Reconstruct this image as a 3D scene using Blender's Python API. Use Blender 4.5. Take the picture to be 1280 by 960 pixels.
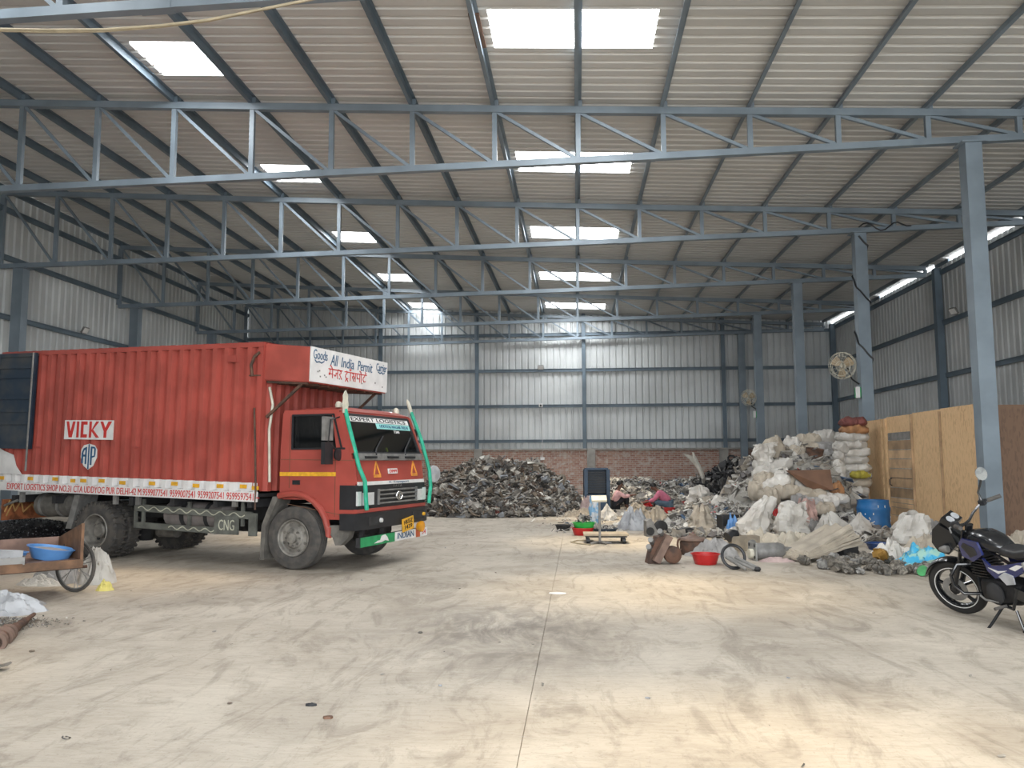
import bpy, bmesh, math, random
import numpy as np
from mathutils import Vector, Matrix, Euler, noise
R_ = random.Random(7)
PI = math.pi
for o in list(bpy.data.objects): bpy.data.objects.remove(o)
S = bpy.context.scene
COL = S.collection
# ------------------------------------------------------------------ camera
FPX, PITCH, YAW, ROLL, HC = 1000.0, .0946, .0801, -.0039, 1.5
def _cam():
    R = Vector((math.cos(YAW), math.sin(YAW), 0)); F = Vector((-math.sin(YAW), math.cos(YAW), 0)); U = Vector((0, 0, 1))
    F, U = F*math.cos(PITCH)+U*math.sin(PITCH), U*math.cos(PITCH)-F*math.sin(PITCH)
    R, U = R*math.cos(ROLL)+U*math.sin(ROLL), U*math.cos(ROLL)-R*math.sin(ROLL)
    return R, U, F
CR, CU, CF = _cam()
C0 = Vector((0, 0, HC))
cd = bpy.data.cameras.new('camera'); cam = bpy.data.objects.new('camera', cd); COL.objects.link(cam)
cd.sensor_width = 36; cd.lens = FPX/1280*36; cd.clip_end = 200
cam.matrix_world = Matrix(((CR.x, CU.x, -CF.x, C0.x), (CR.y, CU.y, -CF.y, C0.y), (CR.z, CU.z, -CF.z, C0.z), (0, 0, 0, 1)))
S.camera = cam
# ------------------------------------------------------------------ world, sun, exposure
W = bpy.data.worlds.new('sky'); S.world = W; W.use_nodes = True
bg = W.node_tree.nodes['Background']; bg.inputs[0].default_value = (.93, .97, 1, 1); bg.inputs[1].default_value = 5.4
sd = bpy.data.lights.new('sun', 'SUN'); sd.energy = 10.0; sd.angle = math.radians(20); sd.color = (1, .78, .46)
sun = bpy.data.objects.new('sun', sd); COL.objects.link(sun)
sun.rotation_euler = Vector((.13, -.25, -1)).to_track_quat('-Z', 'Y').to_euler()
pd = bpy.data.lights.new('gate_portal', 'AREA'); pd.shape = 'RECTANGLE'; pd.size = 13; pd.size_y = 6.0
pd.cycles.is_portal = True
po = bpy.data.objects.new('gate_portal', pd); COL.objects.link(po); po.location = (3.0, -3.5, 3.0); po.rotation_euler = (PI/2, 0, 0)
S.view_settings.view_transform = 'Standard'; S.view_settings.look = 'None'; S.view_settings.gamma = 1
S.view_settings.exposure = 0.78
PANE_EMIT = 24.0
# ------------------------------------------------------------------ helpers
def ray(px, py): return CF + CR*((px-640)/FPX) - CU*((py-480)/FPX)
def G(px, py, z=0.0): d = ray(px, py); return C0 + d*((z-HC)/d.z)
def D(px, py, Y): d = ray(px, py); return C0 + d*(Y/d.y)
def V(*a): return Vector(a)
def frame(o, r, u):
    r = Vector(r).normalized(); u = Vector(u); n = r.cross(u).normalized(); u = n.cross(r)
    return Matrix(((r.x, u.x, n.x, o[0]), (r.y, u.y, n.y, o[1]), (r.z, u.z, n.z, o[2]), (0, 0, 0, 1)))
def TR(x, y, z, rx=0, ry=0, rz=0): return Matrix.Translation((x, y, z)) @ Euler((rx, ry, rz)).to_matrix().to_4x4()
MATS = {}
def mat(name, col, rough=.6, metal=0, var=.15, scale=6, bump=0, col2=None, bscale=40, rnd=0, coat=0, spec=.5, fac=(.4, .6)):
    if name in MATS: return MATS[name]
    m = bpy.data.materials.new(name); m.use_nodes = True; nt = m.node_tree; N = nt.nodes; L = nt.links
    b = N['Principled BSDF']; b.inputs['Roughness'].default_value = rough; b.inputs['Metallic'].default_value = metal
    b.inputs['Coat Weight'].default_value = coat; b.inputs['Specular IOR Level'].default_value = spec
    tc = N.new('ShaderNodeTexCoord'); n = N.new('ShaderNodeTexNoise'); n.inputs['Scale'].default_value = scale; n.inputs['Detail'].default_value = 6
    L.new(tc.outputs['Object'], n.inputs['Vector'])
    r = N.new('ShaderNodeValToRGB'); L.new(n.outputs['Fac'], r.inputs[0])
    c2 = col2 or tuple(c*(1-var*2) for c in col)
    r.color_ramp.elements[0].position = fac[0]; r.color_ramp.elements[1].position = fac[1]
    r.color_ramp.elements[0].color = (*c2, 1); r.color_ramp.elements[1].color = (*col, 1)
    out = r.outputs[0]
    if rnd:
        oi = N.new('ShaderNodeObjectInfo'); h = N.new('ShaderNodeHueSaturation'); mr = N.new('ShaderNodeMapRange')
        mr.inputs[3].default_value = 1-rnd; mr.inputs[4].default_value = 1+rnd*.4
        L.new(oi.outputs['Random'], mr.inputs[0]); L.new(mr.outputs[0], h.inputs['Value']); L.new(out, h.inputs['Color']); out = h.outputs[0]
    L.new(out, b.inputs['Base Color'])
    if bump:
        n2 = N.new('ShaderNodeTexNoise'); n2.inputs['Scale'].default_value = bscale; n2.inputs['Detail'].default_value = 4
        L.new(tc.outputs['Object'], n2.inputs['Vector'])
        bp = N.new('ShaderNodeBump'); bp.inputs['Strength'].default_value = bump; bp.inputs['Distance'].default_value = .02
        L.new(n2.outputs['Fac'], bp.inputs['Height']); L.new(bp.outputs[0], b.inputs['Normal'])
    MATS[name] = m
    return m
class MB:
    def islands(s, name, m, parent=None, smooth=35, label=None):
        p = list(range(len(s.v)))
        def fd(i):
            while p[i] != i: p[i] = p[p[i]]; i = p[i]
            return i
        for f in s.f:
            for q in f[1:]: p[fd(q)] = fd(f[0])
        gr = {}
        for f in s.f: gr.setdefault(fd(f[0]), []).append(f)
        out = []
        for fs in gr.values():
            ids = sorted({i for f in fs for i in f}); mp = {i: k for k, i in enumerate(ids)}
            o = MB(); o.v = [s.v[i] for i in ids]; o.f = [tuple(mp[i] for i in f) for f in fs]; out.append(o.build(name, m, parent, smooth, label))
        return out
    def __init__(s): s.v = []; s.f = []
    def add(s, vs, fs, M=None):
        k = len(s.v)
        s.v += [tuple(M @ Vector(p)) for p in vs] if M is not None else [tuple(p) for p in vs]
        s.f += [tuple(i+k for i in f) for f in fs]; return s
    def box(s, c, d, M=None, rot=None):
        x, y, z = d[0]/2, d[1]/2, d[2]/2
        vs = [Vector(p) for p in ((-x,-y,-z),(x,-y,-z),(x,y,-z),(-x,y,-z),(-x,-y,z),(x,-y,z),(x,y,z),(-x,y,z))]
        if rot is not None: e = Euler(rot).to_matrix(); vs = [e @ p for p in vs]
        return s.add([p+Vector(c) for p in vs], ((0,3,2,1),(4,5,6,7),(0,1,5,4),(1,2,6,5),(2,3,7,6),(3,0,4,7)), M)
    def bar(s, a, b, w, h, up=(0, 0, 1), M=None):
        a = Vector(a); b = Vector(b); d = (b-a).normalized(); up = Vector(up)
        if abs(d.dot(up)) > .98: up = Vector((0, 1, 0))
        r = d.cross(up).normalized(); u = r.cross(d)
        vs = [p+r*sx*w/2+u*sz*h/2 for p in (a, b) for sx, sz in ((-1,-1),(1,-1),(1,1),(-1,1))]
        return s.add(vs, ((0,3,2,1),(4,5,6,7),(0,1,5,4),(1,2,6,5),(2,3,7,6),(3,0,4,7)), M)
    def tube(s, pts, r, n=8, closed=False, M=None, flat=1.0):
        pts = [Vector(p) for p in pts]; m = len(pts); rs = r if isinstance(r, (list, tuple)) else [r]*m
        vs = []; fs = []; up = None
        for i, p in enumerate(pts):
            a = pts[(i-1) % m] if (closed or i > 0) else p; b = pts[(i+1) % m] if (closed or i < m-1) else p
            d = (b-a).normalized()
            if up is None: up = Vector((0, 0, 1)) if abs(d.z) < .9 else Vector((1, 0, 0))
            x = d.cross(up)
            if x.length < 1e-4: x = d.orthogonal()
            x.normalize(); up = x.cross(d)
            for k in range(n):
                t = 2*PI*k/n; vs.append(p + (x*math.cos(t)+up*math.sin(t)*flat)*rs[i])
        for i in range(m if closed else m-1):
            j = (i+1) % m
            for k in range(n):
                k2 = (k+1) % n; fs.append((i*n+k, j*n+k, j*n+k2, i*n+k2))
        if not closed: fs += [tuple(range(n)), tuple(range((m-1)*n, m*n))[::-1]]
        return s.add(vs, fs, M)
    def cyl(s, a, b, r, n=16, r2=None, M=None): return s.tube([a, b], [r, r if r2 is None else r2], n, M=M)
    def lathe(s, prof, n=24, M=None, sx=1, sy=1, close=False, cap=True):
        vs = [(r*math.cos(2*PI*k/n)*sx, r*math.sin(2*PI*k/n)*sy, z) for r, z in prof for k in range(n)]; m = len(prof); fs = []
        for i in range(m if close else m-1):
            j = (i+1) % m
            for k in range(n):
                k2 = (k+1) % n; fs.append((i*n+k, i*n+k2, j*n+k2, j*n+k))
        if not close and cap:
            if prof[0][0] > 1e-4: fs.append(tuple(range(n))[::-1])
            if prof[-1][0] > 1e-4: fs.append(tuple(range((m-1)*n, m*n)))
        return s.add(vs, fs, M)
    def prism(s, poly, t0, t1, M=None):
        n = len(poly)
        a = sum(poly[i][0]*poly[(i+1) % n][1]-poly[(i+1) % n][0]*poly[i][1] for i in range(n))
        if a < 0: poly = poly[::-1]
        vs = [(x, y, t0) for x, y in poly]+[(x, y, t1) for x, y in poly]
        fs = [tuple(range(n))[::-1], tuple(range(n, 2*n))]+[(i, (i+1) % n, (i+1) % n+n, i+n) for i in range(n)]
        return s.add(vs, fs, M)
    def mesh(s, name, smooth=35):
        me = bpy.data.meshes.new(name); me.from_pydata(s.v, [], s.f); me.validate()
        if smooth:
            me.polygons.foreach_set('use_smooth', [True]*len(me.polygons)); me.set_sharp_from_angle(angle=math.radians(smooth))
        me.update(); return me
    def build(s, name, m, parent=None, smooth=35, label=None): return mobj(name, s.mesh(name, smooth), m, parent, label)
def mobj(name, me, m, parent=None, label=None):
    if m is not None and not me.materials: me.materials.append(m)
    o = bpy.data.objects.new(name, me); COL.objects.link(o)
    if m is not None and me.materials[0] != m: o.material_slots[0].link = 'OBJECT'; o.material_slots[0].material = m
    if parent: o.parent = parent
    if label: o['label'] = label
    return o
def tag(o, label, cat, group=None, kind=None):
    o['label'] = label; o['category'] = cat
    if group: o['group'] = group
    if kind: o['kind'] = kind
    return o
def thing(name, label, cat, loc=(0, 0, 0), rz=0, group=None):
    o = bpy.data.objects.new(name, None); COL.objects.link(o); o.location = loc; o.rotation_euler = (0, 0, rz) if not isinstance(rz, (tuple, Euler)) else rz
    o.empty_display_size = .1
    return tag(o, label, cat, group)
def struct(o): o['kind'] = 'structure'; return o
def copy_tree(o, loc, rz=None, label=None):
    def cp(a, par):
        c = a.copy(); COL.objects.link(c); c.parent = par
        for ch in a.children: cp(ch, c)
        return c
    c = cp(o, None); c.location = loc
    if rz is not None: c.rotation_euler = (0, 0, rz)
    if label: c['label'] = label
    return c
_TM = {}
def text_mesh(s):
    if s in _TM: return _TM[s]
    cu = bpy.data.curves.new('t', 'FONT'); cu.body = s; cu.extrude = .02; cu.resolution_u = 3
    ob = bpy.data.objects.new('t', cu); COL.objects.link(ob)
    me = bpy.data.meshes.new_from_object(ob.evaluated_get(bpy.context.evaluated_depsgraph_get()))
    v = np.array([p.co[:] for p in me.vertices]); f = [tuple(p.vertices) for p in me.polygons]
    v -= v.min(0); v /= np.maximum(v.max(0), 1e-6)
    bpy.data.objects.remove(ob); bpy.data.curves.remove(cu); bpy.data.meshes.remove(me)
    _TM[s] = (v, f); return _TM[s]
def text(name, s, m, parent, M, w, h, t=.004, shear=0, split=False):
    v, f = text_mesh(s)
    mb = MB(); mb.add([(x*w+shear*y*h, y*h, z*t) for x, y, z in v], f, M)
    return mb.islands('letter', m, parent, 0) if split else mb.build(name, m, parent, 0)
def strokes(name, lines, m, parent, M, r, t=.004):
    mb = MB()
    for ln in lines:
        for a, b in zip(ln[:-1], ln[1:]):
            a = Vector((*a, 0)); b = Vector((*b, 0)); d = (b-a); L = d.length
            if L < 1e-6: continue
            d /= L; mb.bar(a-d*r*.5+V(0, 0, t/2), b+d*r*.5+V(0, 0, t/2), 2*r, t, M=M)
    return mb.build(name, m, parent, 0)
# ------------------------------------------------------------------ materials
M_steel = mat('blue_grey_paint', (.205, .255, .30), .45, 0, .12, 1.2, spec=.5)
M_steel_d = mat('dark_blue_grey', (.12, .165, .205), .5, 0, .12, 1.2)
M_sheet = mat('galvanised_sheet', (.58, .60, .60), .5, .1, .1, .5, bump=0)
M_roof = mat('roof_sheet', (.60, .60, .585), .5, .05, .06, .35)
M_red = mat('truck_red', (.40, .080, .060), .5, 0, .12, 2.2, bump=.06)
M_red2 = mat('cab_red', (.38, .070, .053), .35, 0, .08, 2.0, coat=.2)
M_white = mat('white_paint', (.72, .71, .70), .5, 0, .06, 5)
M_black = mat('black_plastic', (.018, .019, .022), .45, 0, .1, 8)
M_rubber = mat('tyre_rubber', (.055, .052, .050), .85, 0, .0, 9, col2=(.085, .077, .068), bump=.2)
M_dust = mat('dusty_rubber', (.15, .14, .125), .9, 0, .2, 6)
M_grey = mat('grey_metal', (.25, .245, .235), .55, .3, .15, 8)
M_dgrey = mat('dark_chassis', (.03, .03, .032), .7, 0, .2, 6)
M_rim = mat('dirty_rim', (.26, .245, .22), .6, .2, .2, 10)
M_yel = mat('yellow_paint', (.75, .40, .03), .45, 0, .1, 20)
M_green = mat('green_paint', (.02, .40, .25), .45, 0, .12, 10)
M_dkgreen = mat('dark_green_paint', (.02, .28, .10), .5, 0, .1, 10)
M_navy = mat('navy_paint', (.018, .034, .058), .55, 0, 0, 3, col2=(.06, .065, .07), fac=(.3, .55))
M_blueink = mat('blue_ink', (.02, .09, .19), .5, 0, .05)
M_redink = mat('red_ink', (.55, .035, .03), .5, 0, .05)
M_rust = mat('rusty_metal', (.14, .075, .05), .8, .2, 0, 7, col2=(.07, .045, .035), bump=.3)
M_glass = mat('headlamp_glass', (.75, .76, .76), .15, .3, .05, 20)
M_chrome = mat('chrome', (.75, .75, .75), .15, 1, .05)
M_wood = mat('old_plank_wood', (.64, .43, .25), .7, 0, .2, 3, rnd=.45, bump=.2)
M_brown = mat('brown_board', (.165, .085, .05), .6, 0, .15, 3)
M_sack = mat('woven_sack_white', (.68, .655, .61), .8, 0, 0, 3.5, col2=(.47, .44, .40), bump=.35, bscale=60, rnd=.25, fac=(.3, .6))
M_sackb = mat('woven_sack_beige', (.47, .41, .33), .8, 0, 0, 4, col2=(.33, .29, .235), bump=.35, bscale=60, rnd=.2, fac=(.3, .6))
M_sackg = mat('woven_sack_grey', (.36, .35, .34), .8, 0, 0, 4, col2=(.22, .21, .2), bump=.3, rnd=.2, fac=(.3, .6))
M_sackr = mat('woven_sack_red', (.22, .07, .06), .8, 0, .2, 4, bump=.3)
M_sacko = mat('woven_sack_orange', (.44, .22, .10), .8, 0, .2, 4, bump=.3)
M_sacky = mat('woven_sack_yellow', (.42, .36, .05), .7, 0, .2, 4, bump=.3)
M_blue = mat('blue_plastic', (.015, .13, .34), .45, 0, .1, 6)
M_ltblue = mat('light_blue_plastic', (.10, .26, .56), .4, 0, .06, 6)
M_tubred = mat('red_plastic', (.50, .02, .02), .4, 0, .08, 6)
M_tubgreen = mat('green_plastic', (.03, .42, .07), .4, 0, .08, 6)
M_tubin = mat('greyish_tub_inside', (.38, .36, .36), .6, 0, .1, 8)
M_skin = mat('brown_skin', (.17, .085, .055), .6, 0, .05)
M_hair = mat('black_hair', (.008, .007, .007), .6)
M_pink = mat('pink_cloth', (.62, .18, .27), .85, 0, .08, 10)
M_pale = mat('pale_pink_cloth', (.80, .46, .45), .85, 0, .08, 10)
M_denim = mat('denim_cloth', (.10, .15, .20), .85, 0, .1, 14)
M_dark = mat('dark_cloth', (.015, .016, .02), .85, 0, .1)
M_cream = mat('cream_plastic', (.60, .57, .47), .5, 0, .1, 8)
M_wire = mat('pale_cable', (.42, .36, .25), .7, 0, .1)
M_conc = mat('cement_plaster', (.34, .325, .30), .85, 0, .12, 3, bump=.3)
M_cloud = mat('grey_plastic_sheet', (.42, .43, .45), .4, 0, .15, 5)
def attr_mat(name, stops, rough=.6, metal=.2):
    m = bpy.data.materials.new(name); m.use_nodes = True; N = m.node_tree.nodes; L = m.node_tree.links; b = N['Principled BSDF']
    a = N.new('ShaderNodeAttribute'); a.attribute_name = 'tint'; r = N.new('ShaderNodeValToRGB'); r.color_ramp.interpolation = 'CONSTANT'
    while len(r.color_ramp.elements) < len(stops): r.color_ramp.elements.new(.5)
    for e, (p, c) in zip(r.color_ramp.elements, stops): e.position = p; e.color = (*c, 1)
    L.new(a.outputs['Fac'], r.inputs[0])
    tc = N.new('ShaderNodeTexCoord'); n = N.new('ShaderNodeTexNoise'); n.inputs['Scale'].default_value = 9
    L.new(tc.outputs['Object'], n.inputs['Vector']); mr = N.new('ShaderNodeMapRange'); mr.inputs[3].default_value = .6; mr.inputs[4].default_value = 1.35
    L.new(n.outputs['Fac'], mr.inputs[0]); h = N.new('ShaderNodeHueSaturation'); L.new(mr.outputs[0], h.inputs['Value']); L.new(r.outputs[0], h.inputs['Color'])
    L.new(h.outputs[0], b.inputs['Base Color']); b.inputs['Roughness'].default_value = rough; b.inputs['Metallic'].default_value = metal
    return m
M_scrap = attr_mat('mixed_scrap', [(0, (.16, .145, .125)), (.22, (.085, .08, .075)), (.36, (.30, .28, .25)), (.55, (.21, .17, .13)), (.68, (.42, .39, .34)), (.8, (.12, .085, .065)), (.88, (.24, .25, .265)), (.96, (.55, .53, .48)), (.993, (.25, .06, .05))])
M_scrapl = attr_mat('pale_mixed_scrap', [(0, (.36, .34, .31)), (.25, (.16, .15, .14)), (.38, (.48, .46, .42)), (.6, (.27, .24, .2)), (.72, (.60, .58, .54)), (.86, (.13, .12, .12)), (.965, (.35, .05, .05)), (.98, (.10, .16, .26))])
M_granule = attr_mat('black_granules', [(0, (.012, .012, .014)), (.5, (.03, .03, .032)), (.86, (.2, .2, .21))], .35, .1)
# floor
def floor_mat():
    m = bpy.data.materials.new('dusty_concrete'); m.use_nodes = True; N = m.node_tree.nodes; L = m.node_tree.links; b = N['Principled BSDF']
    b.inputs['Roughness'].default_value = .8; b.inputs['Specular IOR Level'].default_value = .25
    tc = N.new('ShaderNodeTexCoord')
    def nz(sc, det=8, dist=0, rough=.6, mapsc=None):
        n = N.new('ShaderNodeTexNoise'); n.inputs['Scale'].default_value = sc; n.inputs['Detail'].default_value = det; n.inputs['Distortion'].default_value = dist; n.inputs['Roughness'].default_value = rough
        if mapsc:
            mp = N.new('ShaderNodeMapping'); mp.inputs['Scale'].default_value = mapsc[0]; mp.inputs['Rotation'].default_value = (0, 0, mapsc[1]); L.new(tc.outputs['Object'], mp.inputs[0]); L.new(mp.outputs[0], n.inputs['Vector'])
        else: L.new(tc.outputs['Object'], n.inputs['Vector'])
        return n
    def ramp(n, p0, p1, c0, c1):
        r = N.new('ShaderNodeValToRGB'); L.new(n.outputs['Fac'], r.inputs[0]); e = r.color_ramp.elements
        e[0].position = p0; e[1].position = p1; e[0].color = (*c0, 1); e[1].color = (*c1, 1); return r
    def mul(a, b_, f=1.0):
        x = N.new('ShaderNodeMix'); x.data_type = 'RGBA'; x.blend_type = 'MULTIPLY'; x.inputs[0].default_value = f
        L.new(a.outputs[0] if a.bl_idname != 'ShaderNodeMix' else a.outputs[2], x.inputs[6]); L.new(b_.outputs[0], x.inputs[7]); return x
    base = ramp(nz(.45), .35, .65, (.42, .375, .315), (.55, .495, .42))
    stain = ramp(nz(.8, 10, 1.2), .30, .56, (.70, .68, .66), (1, 1, 1))
    scuff = ramp(nz(2.2, 10, 2.5, .7, ((1, .35, 1), .5)), .38, .5, (.72, .71, .70), (1, 1, 1))
    speck = ramp(nz(34, 4, .5), .30, .40, (.6, .58, .55), (1, 1, 1))
    scratch = ramp(nz(7, 6, 1.8, .75, ((.5, 2.2, 1), -.6)), .40, .52, (.88, .87, .86), (1, 1, 1))
    x = mul(mul(mul(mul(base, stain, .8), scuff, .8), speck, .5), scratch, .9)
    mp = N.new('ShaderNodeMapping'); mp.vector_type = 'TEXTURE'; mp.inputs['Location'].default_value = (-.6, 7.2, 0); mp.inputs['Scale'].default_value = (1.7, 2.0, 1); L.new(tc.outputs['Object'], mp.inputs[0])
    gr = N.new('ShaderNodeTexGradient'); gr.gradient_type = 'SPHERICAL'; L.new(mp.outputs[0], gr.inputs[0])
    sn = nz(2.6, 10, 1.5, .7, ((1, .5, 1), .4)); sr = ramp(sn, .40, .60, (0, 0, 0), (1, 1, 1)); mm = N.new('ShaderNodeMath'); mm.operation = 'MULTIPLY'; L.new(gr.outputs['Fac'], mm.inputs[0]); L.new(sr.outputs[0], mm.inputs[1])
    y = N.new('ShaderNodeMix'); y.data_type = 'RGBA'; L.new(mm.outputs[0], y.inputs[0]); L.new(x.outputs[2], y.inputs[6]); y.inputs[7].default_value = (.21, .185, .16, 1); x = y
    L.new(x.outputs[2], b.inputs['Base Color'])
    bp = N.new('ShaderNodeBump'); bp.inputs['Strength'].default_value = .5; bp.inputs['Distance'].default_value = .02
    n = nz(9, 10, 1.0, .7); L.new(n.outputs['Fac'], bp.inputs['Height']); L.new(bp.outputs[0], b.inputs['Normal'])
    return m
M_floor = floor_mat()
def brick_mat():
    m = bpy.data.materials.new('red_brickwork'); m.use_nodes = True; N = m.node_tree.nodes; L = m.node_tree.links; b = N['Principled BSDF']; b.inputs['Roughness'].default_value = .9
    tc = N.new('ShaderNodeTexCoord'); mp = N.new('ShaderNodeMapping'); mp.inputs['Rotation'].default_value = (PI/2, 0, 0); L.new(tc.outputs['Object'], mp.inputs[0])
    t = N.new('ShaderNodeTexBrick'); L.new(mp.outputs[0], t.inputs['Vector']); t.inputs['Scale'].default_value = 1
    t.inputs['Brick Width'].default_value = .24; t.inputs['Row Height'].default_value = .085; t.inputs['Mortar Size'].default_value = .012; t.inputs['Bias'].default_value = -.1
    t.inputs['Color1'].default_value = (.30, .15, .115, 1); t.inputs['Color2'].default_value = (.42, .26, .20, 1); t.inputs['Mortar'].default_value = (.44, .38, .335, 1)
    n = N.new('ShaderNodeTexNoise'); n.inputs['Scale'].default_value = 5; n.inputs['Detail'].default_value = 8; L.new(tc.outputs['Object'], n.inputs['Vector'])
    r = N.new('ShaderNodeValToRGB'); L.new(n.outputs['Fac'], r.inputs[0]); r.color_ramp.elements[0].position = .50; r.color_ramp.elements[1].position = .68
    x = N.new('ShaderNodeMix'); x.data_type = 'RGBA'; L.new(r.outputs[0], x.inputs[0]); L.new(t.outputs['Color'], x.inputs[6]); x.inputs[7].default_value = (.47, .41, .37, 1)
    L.new(x.outputs[2], b.inputs['Base Color'])
    bp = N.new('ShaderNodeBump'); bp.inputs['Strength'].default_value = .6; bp.inputs['Distance'].default_value = .02; bp.invert = True; L.new(t.outputs['Fac'], bp.inputs['Height']); L.new(bp.outputs[0], b.inputs['Normal'])
    return m
M_brick = brick_mat()
def pane_mat():
    m = bpy.data.materials.new('translucent_skylight'); m.use_nodes = True; N = m.node_tree.nodes; L = m.node_tree.links
    N.remove(N['Principled BSDF']); e = N.new('ShaderNodeEmission'); e.inputs[0].default_value = (.97, .99, 1, 1); e.inputs[1].default_value = PANE_EMIT
    t = N.new('ShaderNodeBsdfTransparent'); t.inputs[0].default_value = (.95, .95, .95, 1)
    a = N.new('ShaderNodeMixShader'); a.inputs[0].default_value = .5
    L.new(t.outputs[0], a.inputs[1]); L.new(e.outputs[0], a.inputs[2]); L.new(a.outputs[0], N['Material Output'].inputs[0]); return m
M_pane = pane_mat()
def glass_mat(name, tint, mix):
    m = bpy.data.materials.new(name); m.use_nodes = True; N = m.node_tree.nodes; L = m.node_tree.links; N.remove(N['Principled BSDF'])
    t = N.new('ShaderNodeBsdfTransparent'); t.inputs[0].default_value = (*tint, 1); g = N.new('ShaderNodeBsdfGlossy'); g.inputs['Roughness'].default_value = .05
    fr = N.new('ShaderNodeFresnel'); fr.inputs[0].default_value = 1.5; ad = N.new('ShaderNodeMath'); ad.inputs[1].default_value = mix; L.new(fr.outputs[0], ad.inputs[0])
    a = N.new('ShaderNodeMixShader'); L.new(ad.outputs[0], a.inputs[0]); L.new(t.outputs[0], a.inputs[1]); L.new(g.outputs[0], a.inputs[2]); L.new(a.outputs[0], N['Material Output'].inputs[0]); return m
M_wind = glass_mat('windscreen_glass', (.62, .74, .69), .2)
M_tint = glass_mat('tinted_window_glass', (.12, .13, .16), .02)
def osb_mat(name, c1, c2):
    m = bpy.data.materials.new(name); m.use_nodes = True; N = m.node_tree.nodes; L = m.node_tree.links; b = N['Principled BSDF']; b.inputs['Roughness'].default_value = .7
    tc = N.new('ShaderNodeTexCoord'); mp = N.new('ShaderNodeMapping'); mp.inputs['Scale'].default_value = (9, 9, 2.5); L.new(tc.outputs['Object'], mp.inputs[0])
    n = N.new('ShaderNodeTexVoronoi'); n.inputs['Scale'].default_value = 5; L.new(mp.outputs[0], n.inputs['Vector'])
    n2 = N.new('ShaderNodeTexNoise'); n2.inputs['Scale'].default_value = 1.5; n2.inputs['Detail'].default_value = 6; L.new(tc.outputs['Object'], n2.inputs['Vector'])
    sp = N.new('ShaderNodeSeparateColor'); L.new(n.outputs['Color'], sp.inputs[0]); ad = N.new('ShaderNodeMath'); L.new(sp.outputs[0], ad.inputs[0]); L.new(n2.outputs['Fac'], ad.inputs[1])
    r = N.new('ShaderNodeValToRGB'); L.new(ad.outputs[0], r.inputs[0]); r.color_ramp.elements[0].position = .3; r.color_ramp.elements[1].position = 1.0
    r.color_ramp.elements[0].color = (*c2, 1); r.color_ramp.elements[1].color = (*c1, 1); L.new(r.outputs[0], b.inputs['Base Color']); return m
M_osb = osb_mat('particle_board', (.64, .43, .235), (.43, .275, .145))
M_osb_shaded = osb_mat('shaded_particle_board', (.16, .095, .06), (.10, .06, .04))  # darker copy of the particle board, backlit shade put into its colour
# ------------------------------------------------------------------ building shell
XL, XR, YF, YB = -14.95, 11.05, -3.5, 35.05
TY = [13.82, 19.26, 24.70, 30.15]; BAY = 5.446; T5Y = 34.75
def NX(i): return .092 + 1.497*(i-10)
def ztop(x): return 7.71 - .0496*x + .0003*x*x
def zbot(x): return 6.78 + .0186*x + .0002*x*x
def zroof(x): return ztop(x) + .20
# floor: two slabs with an open joint between them
a = G(700, 690); b = G(662, 880)
dj = (b-a).normalized()
def jx(y): return a.x + dj.x/dj.y*(y-a.y)
mb = MB(); jw = .006
for s in (-1, 1):
    xe = XL-.3 if s < 0 else XR+.3
    p = [(xe, YF-6, 0), (xe, YB+.3, 0), (jx(YB)+s*jw/2, YB+.3, 0), (jx(YF-6)+s*jw/2, YF-6, 0)]
    mb.add(p + [(q[0], q[1], -.12) for q in p], ((0,1,2,3) if s > 0 else (3,2,1,0), (2,3,7,6)))
mb.add([(XL, YF-6, -.012), (XR, YF-6, -.012), (XR, YB, -.012), (XL, YB, -.012)], ((0,1,2,3),))
fl = struct(mb.build('floor', M_floor, None, 0))
FR_SHEET = ((0, 0), (.62, 0), (.74, 1), (.88, 1), (1, 0)); FR_BOX = ((0, 0), (.42, 0), (.53, 1), (.89, 1), (1, 0))
def corr(mb, o, a, b, n, s0, s1, Lb, period=.28, depth=.042):
    """trapezoid ribs along b, running over s0..s1 in direction a, offset along n"""
    o = Vector(o); a = Vector(a); b = Vector(b); n = Vector(n); pts = []
    k = math.floor(s0/period)
    fr = FR_BOX if period == .208 else FR_SHEET
    def h(s):
        t = (s/period) % 1
        for (t0, h0), (t1, h1) in zip(fr[:-1], fr[1:]):
            if t <= t1: return h0+(h1-h0)*(t-t0)/(t1-t0)
        return 0
    ss = [s0]
    while k*period < s1:
        for t, _ in fr[:-1]:
            s = (k+t)*period
            if s0+1e-4 < s < s1-1e-4: ss.append(s)
        k += 1
    ss.append(s1); vs = []; fs = []
    for s in ss:
        p = o+a*s+n*(h(s)*depth); vs += [p, p+b*Lb if not callable(Lb) else p+b*Lb(s)]
    for i in range(len(ss)-1): fs.append((2*i, 2*i+2, 2*i+3, 2*i+1))
    mb.add(vs, fs)
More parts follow.
